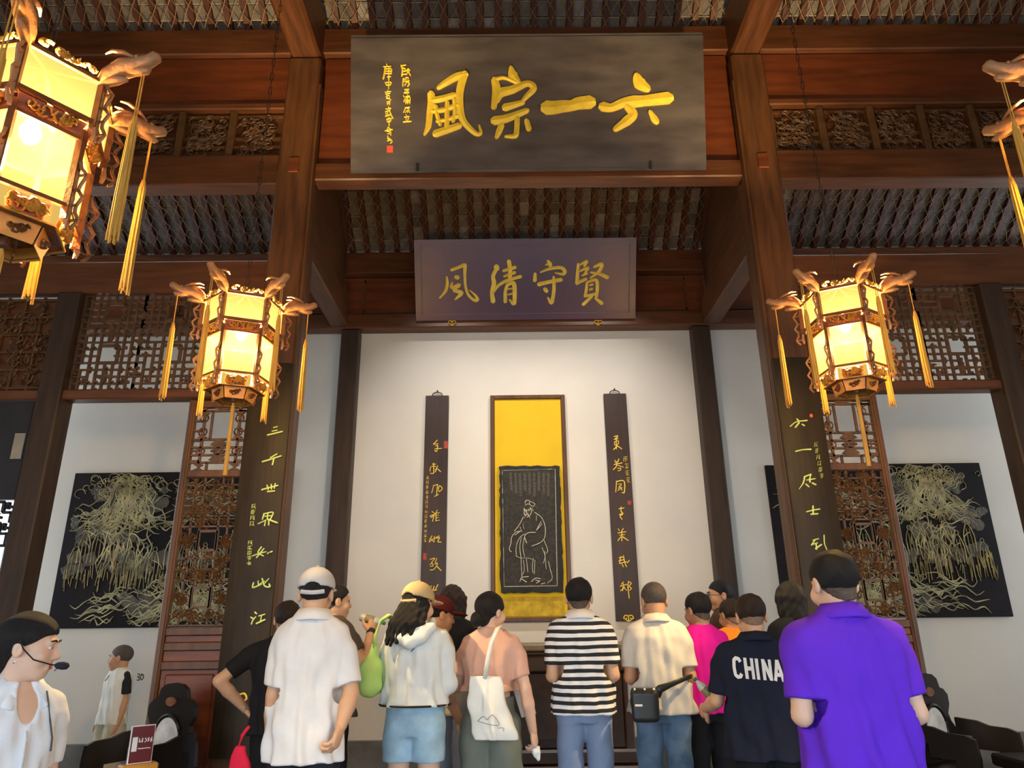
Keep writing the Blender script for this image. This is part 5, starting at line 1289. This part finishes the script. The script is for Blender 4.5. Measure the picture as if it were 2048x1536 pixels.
    if fem: zs, a_, b_ = [hz, .98, 1.10, 1.25, 1.34, 1.40, 1.445, 1.475], [.185 * girth, .175 * girth, .160 * girth, .172 * w, .180 * w, .165 * w, .12, .068], [.140 * girth, .130 * girth, .118 * girth, .122, .112, .09, .072, .066]
    else: zs, a_, b_ = [hz, .98, 1.12, 1.27, 1.35, 1.405, 1.45, 1.475], [.200 * girth, .192 * girth, .188 * girth, .200 * w, .202 * w, .185 * w, .125, .070], [.146 * girth, .140 * girth, .132 * girth, .132, .120, .096, .074, .068]
    if hz > .97: zs[1] = hz + .04

    f.loft(zs, a_, b_, [0, 0, -.004, -.008, -.010, -.012, -.013, -.012], k=.02, fold=fold, seed=seed)
    sl = 1.0 if longsl else sleeve
    fs = f if sleeves_m is None else Fld(lo - .02, np.maximum(hi, (.32, .25, 1.53)), shirt_h / k)
    for s in (-1, 1):
        S, E, Wr = AR[s]; T_ = E if longsl else S + (E - S) * sl; r0, r1 = (.060, .060) if not fem else (.055, .054)
        fs.cap(S + (-s * .02, 0, -.012), S + (E - S) * .3, r0 * .98, r0, .035); fs.cap(S + (E - S) * .3, T_, r0, r1 if not longsl else r1 * .92, .012)
        if longsl: fs.cap(E, Wr, .054, .040, .02)
        else:
            d = (E - S) / np.linalg.norm(E - S); sl3 = fs.sub(T_ - .10, T_ + .10); Xg, Yg, Zg = fs.grid(sl3); pl = d[0] * Xg + d[1] * Yg + d[2] * Zg - d @ T_
            lat = np.sqrt((Xg - T_[0]) ** 2 + (Yg - T_[1]) ** 2 + (Zg - T_[2]) ** 2)
            e = fs.D[sl3]; fs.D[sl3] = np.where((s * (Xg - T_[0]) > -.075) & (lat < .098), np.maximum(e, pl), e)
    if neck: f.ell((0, .115, 1.415), (.048, .10, .105), 0, 's')
    f.wob(.0034, 24, seed)
    if fs is not f: fs.wob(.002, 24, seed); fpart('sleeves', fs, sleeves_m, O, K)
    sh_ = fpart('shirt', f, top, O, K)
    if collar is not None:
        cm, ch = collar; cwid = .009 + (.02 if neck else 0); n = 24; m = MB(); v = []
        for i in range(n):
            t = 2 * math.pi * i / n; cx_, cy_ = math.cos(t), math.sin(t); drop = .030 * max(0, cy_); gap = 1.
            for r, z in ((.066, 1.455), (.064, 1.457 + ch), (.070, 1.460 + ch), (.092 + cwid, 1.456 + ch * .2 - cwid), (.090 + cwid, 1.450 + ch * .15 - cwid)): v.append((cx_ * r * 1.08, cy_ * r * 1.02 - .012, z - drop * (1.1 if not neck else 2.2) - .008 * abs(cx_) ))
        fc = []
        for i in range(n):
            j = (i + 1) % n
            if i in ((5, 6) if not neck else (4, 5, 6, 7)): continue
            for q in range(4): fc.append((i * 5 + q, j * 5 + q, j * 5 + q + 1, i * 5 + q + 1))
        m.add([tuple(np.array(p) * k) for p in v], fc); o = m.build('collar', cm, O, True); md = o.modifiers.new('thickness', 'SOLIDIFY'); md.thickness = .004; md.offset = 0
    return O, dict(k=k, AR=AR, X=X, shirt=sh_, HR=HR, hc=hc, hs=hs)


def Wp(O, p):                                   # local point of a person -> world
    return np.array(Matrix.Translation(O.location) @ Matrix.Rotation(O.rotation_euler[2], 4, 'Z') @ Vector(p))


CL = cloth
# ---- the visitors
pur, ip = person('man in a vivid purple polo shirt seen from behind, nearest at right', 1.27, 2.9, 1.69, 2, M_SKIN3, 'short', arms={'L': 'front', 'R': 'front'}, top=CL('purple', (.125, .028, .62)), bottom=CL('charcoal', (.03, .03, .035)), w=1.14, girth=1.08, collar=(CL('purple', (0, 0, 0)), .042), sleeve=.80, hem=.50, seed=1.3, fold=.012, head=(6, -8, 0), shirt_h=.008)
chi, ic = person('man in a navy shirt with white CHINA lettering across the back', 1.30, 4.05, 1.57, -10, M_SKIN, 'short', M_HAIRB, arms={'L': ((-.245, -.0, 1.12), (-.30, .20, 1.06)), 'R': 'front'}, top=CL('navy', (.010, .014, .032)), bottom=CL('black', (.012, .012, .014)), w=1.1, girth=1.12, collar=(CL('navy', (0, 0, 0)), .035), sleeve=.86, hem=.49, seed=2.1, head=(4, -20, 0), headoff=(0, .03), curl=(18, 18))
pol, io = person('man in a white polo shirt and backwards pale grey cap seen from behind', -1.02, 3.9, 1.72, 4, M_SKIN, 'short', arms={'L': 'down', 'R': ((.215, -.05, 1.10), (.185, -.13, .955))}, top=CL('white', (.74, .74, .75)), bottom=CL('dark', (.02, .02, .03)), w=.88, girth=.96, collar=(CL('white', (0, 0, 0)), .045), sleeve=.86, hem=.47, seed=3.2, cap=CL('pale_grey_cap', (.50, .50, .52)), curl=(18, 45), fold=.012, shirt_h=.008)
stp, is_ = person('man in a black and white striped polo shirt and blue trousers', .45, 4.9, 1.72, 0, M_SKIN, 'short', arms={'L': 'front', 'R': 'front'}, top=stripes('black_white_stripes', (.012, .013, .018), (.80, .80, .80), .046, .5), bottom=CL('slate_blue', (.20, .27, .42)), w=1.0, girth=1.0, collar=(CL('offwhite', (.76, .73, .68)), .042), sleeve=.78, hem=.52, seed=.4, head=(-5, -6, 0))
bei, ib = person('man in a pale beige shirt with a black waist bag and blue jeans', .95, 4.95, 1.69, -4, M_SKIN2, 'crop', M_HAIRS, arms={'L': 'front', 'R': 'front'}, top=CL('beige', (.62, .57, .49)), bottom=mat('blue_denim', (.055, .13, .24), .85, .45, 7, .2, 120, col2=(.14, .22, .33)), w=1.0, girth=1.06, collar=(CL('beige', (0, 0, 0)), .038), sleeve=.80, hem=.525, seed=5.0, head=(10, -14, 0), fold=.012)
tan, it = person('woman in a tan cap and pale hooded jacket with light denim shorts', -.57, 4.6, 1.68, -8, M_SKIN3, 'longcap', arms={'L': 'phone', 'R': 'phone'}, top=CL('pale_ice_jacket', (.68, .73, .74)), bottom=mat('light_denim', (.36, .55, .70), .85, .2, 9, .2, 120), fem=True, w=1.04, girth=1.1, hem=.585, legs='shorts', bot_z=.70, longsl=True, seed=2.7, cap=CL('tan_cap', (.48, .36, .19)), head=(-22, -6, 0), fold=.012)
mar, im = person('person in a maroon cap and cream shirt facing right in profile', -.50, 5.2, 1.62, -72, M_SKIN2, 'short', arms={'L': 'down', 'R': ((.20, .0, 1.10), (.20, .12, .88))}, top=CL('cream', (.70, .60, .38)), bottom=CL('grey_blue', (.20, .22, .28)), hem=.54, w=.95, collar=(CL('olive_yellow', (.40, .27, .05)), .035), sleeve=.8, seed=1.9, cap=CL('maroon_cap', (.09, .012, .014)), head=(8, -8, 0), facem=True)
blk, il = person('woman with wavy brown hair in a black top and grey jeans', -.46, 5.85, 1.73, -6, M_SKIN3, 'bob', M_HAIRB, arms={'L': 'front', 'R': 'front'}, top=CL('black_top', (.012, .012, .015)), bottom=CL('grey_jeans', (.24, .25, .29)), fem=True, hem=.60, w=1.05, longsl=True, seed=4.1)
pch, ipc = person('woman with a dark bun in a peach shirt and grey green trousers', -.13, 4.8, 1.63, -14, M_SKIN3, 'lowbun', arms={'L': ((-.235, .03, 1.11), (-.10, .21, 1.16)), 'R': ((.235, -.02, 1.10), (.27, .02, .85))}, top=CL('peach', (.74, .44, .33)), bottom=CL('grey_green', (.17, .19, .16)), fem=True, hem=.64, legs='wide', w=1.0, sleeve=.75, seed=2.2, head=(-28, -2, 0), curl=(40, 45))
pnk, ipk = person('woman in a bright magenta top and black trousers', 1.30, 5.2, 1.63, 8, M_SKIN2, 'short', M_HAIR, arms={'L': 'front', 'R': 'front'}, top=CL('magenta', (.80, .012, .34)), bottom=CL('black', (0, 0, 0)), fem=True, hem=.53, w=1.0, girth=1.12, seed=3.7, head=(20, -8, 0), sleeve=.3)
gls, ig = person('man with glasses in a brown shirt looking left near the right post', 1.80, 6.35, 1.78, 62, M_SKIN2, 'short', arms={'L': 'front', 'R': 'down'}, top=CL('brown', (.07, .035, .02)), bottom=CL('pale_grey', (.42, .42, .45)), seed=1.1, head=(24, 0, 0), facem=True, sleeve=.75)
org, iq = person('man in a bright orange shirt beside the man with glasses', 1.68, 5.75, 1.60, -20, M_SKIN2, 'short', M_HAIRB, arms={'L': 'front', 'R': 'front'}, top=CL('orange', (.90, .27, .03)), bottom=CL('pale_grey', (0, 0, 0)), seed=1.6, head=(40, -8, 0))
drk, idk = person('dark haired person in black standing against the right post', 1.97, 5.25, 1.69, 12, M_SKIN2, 'bob', M_HAIR, arms={'L': 'front', 'R': 'front'}, top=CL('black_top', (0, 0, 0)), bottom=CL('black', (0, 0, 0)), seed=.9, longsl=True, w=.95)
tee, ite = person('person in a black t-shirt with hand on hip before the left column', -1.47, 4.95, 1.60, 18, M_SKIN, 'short', M_HAIRB, arms={'L': ((-.40, -.06, 1.19), (-.215, .04, 1.0)), 'R': 'down'}, top=CL('black_tee', (.013, .012, .014)), bottom=CL('black', (0, 0, 0)), seed=2.9, w=1.05, sleeve=.75, hands=((.5, .55, -.6), None), curl=(30, 18))
bot, ibt = person('man lifting a drink bottle behind the man in the white polo', -1.24, 5.25, 1.73, -38, M_SKIN, 'short', w=.9, arms={'R': ((.25, .08, 1.16), (.12, .24, 1.37)), 'L': ((-.20, .10, 1.12), (.10, .33, 1.12))}, top=CL('grey_brown', (.10, .08, .06)), bottom=CL('dark', (0, 0, 0)), seed=4.4, head=(-18, 0, 0), curl=(45, 45), hands=((.9, .4, 0), (-.2, .4, .8)))
kid, ik = person('small boy in a white shirt with black sleeves by the left wall', -3.54, 6.95, 1.285, 148, M_SKIN2, 'crop', M_HAIRS, arms={'L': 'down', 'R': 'down'}, top=CL('kid_white', (.72, .70, .62)), bottom=CL('khaki', (.48, .43, .30)), w=.92, girth=.95, headk=1.2, sleeves_m=CL('kid_black', (.02, .02, .022)), sleeve=.72, hem=.50, seed=.7, head=(-52, 0, 0), facem=True, legs='wide', collar=None)
gui, igu = person('woman guide in a white short sleeved shirt with a headset microphone at left', -1.745, 2.75, 1.45, -118, M_SKIN3, 'big', arms={'L': 'down', 'R': 'down'}, top=CL('white_shirt', (.76, .78, .82)), bottom=CL('dark', (0, 0, 0)), fem=True, w=1.05, hem=.5, sleeve=.85, collar=(CL('white_shirt', (0, 0, 0)), .05), seed=3.3, neck=.035, head=(44, -4, 0), facem=True, headk=1.06, shirt_h=.008, fold=.012)

# ---- CHINA on the navy shirt: flat print pressed on to the cloth
def press(O, shirt, glyphs, u0, z0, lh, tilt, m, name, lw=.2):
    me = shirt.data; bv = BVHTree.FromPolygons([v.co.copy() for v in me.vertices], [tuple(p.vertices) for p in me.polygons]); mb = MB()
    for gx, strokes in glyphs:
        for st in strokes:
            P = np.array(st, float); Q = []
            for i in range(len(P) - 1):
                n = max(2, int(np.linalg.norm(P[i + 1] - P[i]) / .08))
                for t in np.linspace(0, 1, n, endpoint=(i == len(P) - 2)): Q.append(P[i] * (1 - t) + P[i + 1] * t)
            Q = np.array(Q); T = np.gradient(Q, axis=0); T /= np.linalg.norm(T, axis=1, keepdims=True); Nn_ = np.stack([-T[:, 1], T[:, 0]], 1); Q[0] -= T[0] * lw * .0; rows = []
            for w_ in (-.5, -.25, 0, .25, .5):
                row = []
                for p, n_ in zip(Q, Nn_):
                    a = p + n_ * w_ * lw; X_ = u0 + (gx + a[0]) * lh * .80; Z_ = z0 + a[1] * lh + (gx + a[0]) * lh * tilt
                    h = bv.ray_cast(Vector((X_, -1, Z_)), Vector((0, 1, 0)))
                    row.append((X_, (h[0].y if h[0] else -.15) - .0025, Z_))
                rows.append(row)
            n = len(Q); o = len(mb.v); mb.v += [q for r in rows for q in r]
            for r in range(4):
                for i in range(n - 1): mb.f.append((o + r * n + i, o + r * n + i + 1, o + (r + 1) * n + i + 1, o + (r + 1) * n + i))
    return mb.build(name, m, O)


G = {'C': [[(.5, .78), (.42, .92), (.25, .95), (.12, .85), (.08, .5), (.12, .15), (.25, .05), (.42, .08), (.5, .22)]], 'H': [[(.1, 0), (.1, 1)], [(.5, 0), (.5, 1)], [(.1, .5), (.5, .5)]], 'I': [[(.1, 0), (.1, 1)]],
     'N': [[(.1, 0), (.1, 1)], [(.1, .97), (.5, .03)], [(.5, 0), (.5, 1)]], 'A': [[(.04, 0), (.28, 1)], [(.28, 1), (.54, 0)], [(.15, .3), (.43, .3)]]}
gl = []; gx = 0
for c in 'CHINA': gl.append((gx, G[c])); gx += .38 if c == 'I' else .70
press(chi, ic['shirt'], gl, -.140, 1.155, .100, -.06, cloth('white_print', (.78, .78, .78)), 'back_lettering', .19)

# ---- belongings
def obj_frame(name, mb, m, parent, X, smooth=False):
    o = mb.build(name, m, parent, smooth); o.matrix_local = Matrix.Translation(Vector(X[1])) @ Matrix(X[0].tolist()).to_4x4(); return o


# guide: headset, earring, cord, buttons
m = MB(); m.tube([(.088, -.01, .03), (.094, .01, .0), (.088, .05, -.035), (.070, .105, -.05), (.055, .125, -.053)], .0028, 6); hsx = obj_frame('headset_boom', m, M_BLACK, gui, igu['X'])
m = MB(); m.tube([(.058, .118, -.053), (.054, .126, -.053), (.045, .142, -.054), (.036, .155, -.055), (.032, .16, -.056)], [.006, .0125, .015, .012, .004], 10); obj_frame('foam_microphone', m, mat('dark_foam', (.014, .013, .03), .9), hsx, (np.eye(3), np.zeros(3)), True)
m = MB(); m.tube([(.085, -.012, -.04), (.087, -.011, -.046), (.086, -.012, -.05)], [.003, .006, .003], 8); obj_frame('earring', m, mat('pearl', (.85, .82, .75), .2), gui, igu['X'], True)
k = igu['k']
def on_shirt(info, x_, z_, dirn=(0, -1, 0), far=1.):
    me = info['shirt'].data; bv = info.setdefault('bv', BVHTree.FromPolygons([v.co.copy() for v in me.vertices], [tuple(p.vertices) for p in me.polygons])); d = Vector(dirn); o_ = Vector((x_, 0, z_)) - d * far; h = bv.ray_cast(o_, d); return h[0] if h[0] else Vector((x_, 0, z_))
m = MB(); P = [on_shirt(igu, .006 * k, z_) + Vector((0, .003, 0)) for z_ in np.linspace(1.40 * k, .88 * k, 14)]; m.tube(P, .008, 5, flat=.4, up=(0, 1, 0)); m.build('button_placket', CL('white_shirt', (0, 0, 0)), gui, True)
for z_ in np.linspace(1.36 * k, .95 * k, 5):
    q = on_shirt(igu, .006 * k, z_); MB().lathe([(.001, -.002), (.005, -.002), (.005, .002), (.001, .003)], 8).build('button', M_WHITE, gui, loc=(q.x, q.y + .006, q.z), rot=(R_(-90), 0, 0))
m = MB(); P = [on_shirt(igu, x_ * k, z_ * k) + Vector((0, .006, 0)) for x_, z_ in ((-.075, 1.43), (-.08, 1.38), (-.09, 1.32), (-.105, 1.25), (-.11, 1.2))]; m.tube(P, .003, 5); m.build('microphone_cord', mat('olive_cord', (.07, .07, .05), .6), gui)
# glasses
m = MB()
for s in (-1, 1):
    m.tube([(s * .031 + .021 * math.cos(t), .1 - .004 * abs(math.cos(t)), .006 + .017 * math.sin(t)) for t in [q * math.pi / 8 for q in range(16)]], .0022, 5, closed=True); m.tube([(s * .052, .096, .008), (s * .082, .03, .008), (s * .085, -.01, .012)], .002, 5)
m.tube([(-.01, .1, .008), (.01, .1, .008)], .0022, 5); obj_frame('glasses', m, M_BLACK, gls, ig['X'])
# boy: shirt motif and neck band
q = on_shirt(ik, .03, 1.02); m = MB(); m.brush([(-.025, -.02), (0, .0), (.03, .03)], [.012, .016, .006], .002, (V3(q.x, q.y + .003, q.z), V3(-1, 0, 0), V3(0, 0, 1), V3(0, 1, 0))); m.build('shirt_motif', M_BLACK, kid)
kk = ik['k']; MB().tube([(.072 * math.cos(t) * kk, (.068 * math.sin(t) - .012) * kk, (1.462 - .018 * max(0, math.sin(t))) * kk) for t in [j * math.pi / 10 for j in range(20)]], .007, 6, closed=True).build('neck_band', CL('kid_black', (0, 0, 0)), kid, True)
# hood of the pale jacket
kt = it['k']; f = Fld((-.17, -.26, 1.26), (.17, .04, 1.52), .008); f.chain([(-.10, -.01, 1.47), (-.105, -.09, 1.43), (-.06, -.14, 1.38), (0, -.155, 1.35), (.06, -.14, 1.38), (.105, -.09, 1.43), (.10, -.01, 1.47)], [.022, .03, .034, .036, .034, .03, .022], .02); f.ell((0, -.105, 1.42), (.085, .05, .065), .03); f.wob(.003, 40); fpart('hood', f, CL('pale_ice_jacket', (0, 0, 0)), tan, (np.eye(3) * kt, np.zeros(3)))
m = MB(); P = [on_shirt(it, x_ * kt, z_ * kt, (0, 1, 0)) + Vector((0, -.004, 0)) for x_, z_ in ((.10, 1.43), (.06, 1.36), (.0, 1.30))]; m.tube(P, .003, 5); m.build('hood_piping', M_BLACK, tan)
hz = .585 * 1.7 * kt + .008; me = it['shirt'].data; m = MB(); m.tube([(.214 * math.cos(t) * kt, .166 * math.sin(t) * kt, hz) for t in [j * math.pi / 14 for j in range(28)]], .006, 5, closed=True); m.build('hem_cord', M_BLACK, tan)
# loose cream overshirt of the maroon cap person
km = im['k']; f = Fld((-.26, -.22, .75), (.26, .22, 1.45), .0105); f.loft([.80, .95, 1.15, 1.36], [.205, .20, .195, .16], [.155, .15, .14, .10], fold=.010, seed=3, k=.01); f.half((0, 1, 0), .02); fpart('open_overshirt', f, CL('cream', (0, 0, 0)), mar, (np.eye(3) * km, np.zeros(3)))


def bottle(label, pos, axis, s=1.):
    d = Vector(axis).normalized(); O = thing('drink_bottle', label, 'bottle', tuple(pos)); O.rotation_mode = 'QUATERNION'; O.rotation_quaternion = d.to_track_quat('Z', 'Y')
    MB().lathe([(.005, 0), (.030, .002), (.033, .012), (.031, .05), (.033, .09), (.033, .14), (.028, .165), (.014, .19), (.012, .205)], 14).build('body', mat('clear_pale_plastic', (.55, .60, .55), .15, .1), O, True)
    MB().lathe([(.001, .203), (.015, .204), (.015, .226), (.001, .227)], 12).build('screw_cap', mat('green_cap', (.02, .22, .13), .4), O, True)
    MB().lathe([(.0335, .05), (.0345, .052), (.0345, .13), (.0335, .132)], 14).build('label_wrap', mat('orange_green_wrap', (.75, .18, .05), .4, .3, 9, col2=(.04, .30, .16)), O, True); return O


bottle('drink bottle with orange and green wrap held up by the left man', Wp(bot, np.array(ibt['AR'][1][2]) * ibt['k'] + (-.02, .07, .10)) - V3(.12, 0, .0), (1, -.15, -.25)).scale = (.85, .85, .85)
bottle('small bottle with a green cap in the hand of the man in navy', at(1434, 1406, 4.32), (-.75, .3, .9)).scale = (.75, .75, .75)
# wrist band
a, e = np.array(ibt['AR'][1][2]), np.array(ibt['AR'][1][1]); d = Vector(a - e).normalized(); c = (a - (a - e) / np.linalg.norm(a - e) * .01) * ibt['k']; MB().tube([Vector(c) - d * .018, Vector(c) + d * .018], .032, 12).build('wrist_band', M_BLACK, bot, True)
# phones
def phone(label, pos, rz, tilt=60):
    O = thing('mobile_phone', label, 'phone', tuple(pos), R_(rz)); O.rotation_euler = (R_(tilt), 0, R_(rz))
    MB().bbox(-.037, .037, -.004, .004, -.075, .075, .004).build('case', M_BLACK, O); MB().box(-.034, .034, .0041, .0046, -.070, .070).build('screen', mat('pale_phone_back', (.6, .6, .62), .2), O); return O


phone('pale phone in the lower hand of the man with the bottle', Wp(bot, np.array(ibt['AR'][-1][2]) * ibt['k'] + (.07, .03, .01)), 70, 30)
# folded white paper in the hand of the peach woman
q = Wp(pch, np.array(ipc['AR'][1][2]) * ipc['k'] + (.015, .02, -.12))
f = Fld((-.05, -.03, -.05), (.05, .03, .05), .005); f.ell((0, 0, 0), (.022, .016, .042), .01); f.ell((.012, 0, .012), (.022, .012, .026), .01); f.wob(.005, 90, 2); o = link('crumpled_paper', np_mesh('crumpled_paper', [f.net()], M_WHITE), None, tuple(q), (0, R_(-30), 0)); tag(o, 'crumpled white paper tissue in the hand of the woman in peach', 'paper')

# tote bag on the peach woman
kp = ipc['k']; TB = thing('tote_bag', 'white canvas tote bag hanging from the shoulder of the woman in peach', 'bag', tuple(Wp(pch, (.055, -.225, .80))), R_(-14)); TB.scale = (.8, .85, .85)
f = Fld((-.2, -.1, -.06), (.2, .1, .46), .009); f.loft([0, .05, .2, .40], [.150, .158, .150, .118], [.045, .055, .045, .020], fold=.012, seed=2, p=3.5, nf=5, xc=[.02, .015, 0, -.02]); fpart('bag_body', f, CL('canvas', (.82, .82, .76)), TB)
m = MB(); m.tube([(-.03, -.02, .385), (0.0, -.05, .50), (.03, -.05, .62), (.055, .03, .715), (.06, .13, .728), (.065, .20, .70)], .017, 6, flat=.35, up=(0, 1, 0)); m.build('strap', CL('canvas', (0, 0, 0)), TB, True)
m = MB(); m.brush([(-.07, .12), (-.03, .15), (0, .13), (.04, .16), (.09, .10), (.02, .10), (-.07, .12)], .004, .002, (V3(0, -.058, 0), V3(1, 0, 0), V3(0, 0, 1), V3(0, -1, 0))); m.brush([(.08, .08), (.12, .08), (.12, .06)], .004, .002, (V3(0, -.058, 0), V3(1, 0, 0), V3(0, 0, 1), V3(0, -1, 0))); m.build('printed_sketch', mat('grey_ink', (.25, .27, .28), .8), TB)
# pale sheet tucked under the arm
o = MB().bbox(-.05, .05, -.003, .003, -.13, .13, .001).build('white_leaflet', M_WHITE, loc=tuple(Wp(pch, (.15, .23, 1.0))), rot=(R_(10), R_(-15), R_(-14))); tag(o, 'white leaflet held in front of the woman in peach', 'leaflet')
# green shoulder bag
GB = thing('shoulder_bag', 'lime green cloth bag on the left shoulder of the woman in the tan cap', 'bag', tuple(Wp(tan, (-.26, -.05, 1.06))), R_(-8))
f = Fld((-.14, -.15, -.06), (.14, .15, .34), .009); f.ell((0, 0, .08), (.075, .12, .115), .02); f.cap((0, 0, .12), (.01, 0, .26), .06, .02, .03); f.wob(.006, 34, 1); fpart('bag_body', f, CL('lime', (.52, .74, .20)), GB)
m = MB(); m.tube([(.008, 0, .24), (.02, -.02, .32), (.05, -.02, .40), (.085, .02, .43), (.10, .08, .40)], .02, 8, flat=.5); m.build('strap', CL('lime', (0, 0, 0)), GB, True)
# waist bag of the beige man
WB = thing('waist_bag', 'black waist bag slung at the left hip of the man in beige', 'bag', tuple(Wp(bei, (-.125, -.21, .86))), R_(-4))
f = Fld((-.12, -.08, -.03), (.12, .08, .22), .007); f.loft([0, .02, .16, .19], [.070, .082, .085, .075], [.034, .042, .042, .03], p=5, k=.01); fpart('pouch', f, M_BLACK, WB)
MB().bbox(-.065, -.02, -.050, -.042, .09, .102, .002).build('reflective_tab', M_WHITE, WB); MB().tube([(-.075, -.03, .17), (-.09, -.02, .12), (-.082, -.03, .07)], .005, 6).build('side_loop', M_BLACK, WB)
for u in (-.06, .0, .055): MB().lathe([(.001, 0), (.007, .001), (.006, .008), (.001, .009)], 8).build('buckle', M_WHITE, WB, loc=(u, -.04, .185), rot=(R_(70), 0, 0))
m = MB(); m.tube([(.07, -.0, .15), (.10, .005, .185), (.16, .01, .205), (.22, .03, .225), (.29, .08, .245), (.335, .16, .25)], [.032, .024, .016, .014, .013, .012], 8, flat=.3, up=(0, 1, 0)); m.build('belt_strap', M_BLACK, WB, True)
# red bag corner by the white polo man
rb = thing('red_bag', 'red cloth bag hanging beside the man in the white polo', 'bag', tuple(Wp(pol, (-.30, -.02, .55)))); f = Fld((-.12, -.07, -.03), (.12, .07, .36), .01); f.loft([0, .04, .2, .33], [.08, .09, .07, .02], [.03, .04, .03, .015], p=3); f.wob(.004, 30); fpart('bag_body', f, CL('red', (.72, .02, .06)), rb); MB().tube([(-.02, 0, .30), (0, 0, .38), (.03, 0, .42)], .008, 6).build('handle', CL('red', (0, 0, 0)), rb)
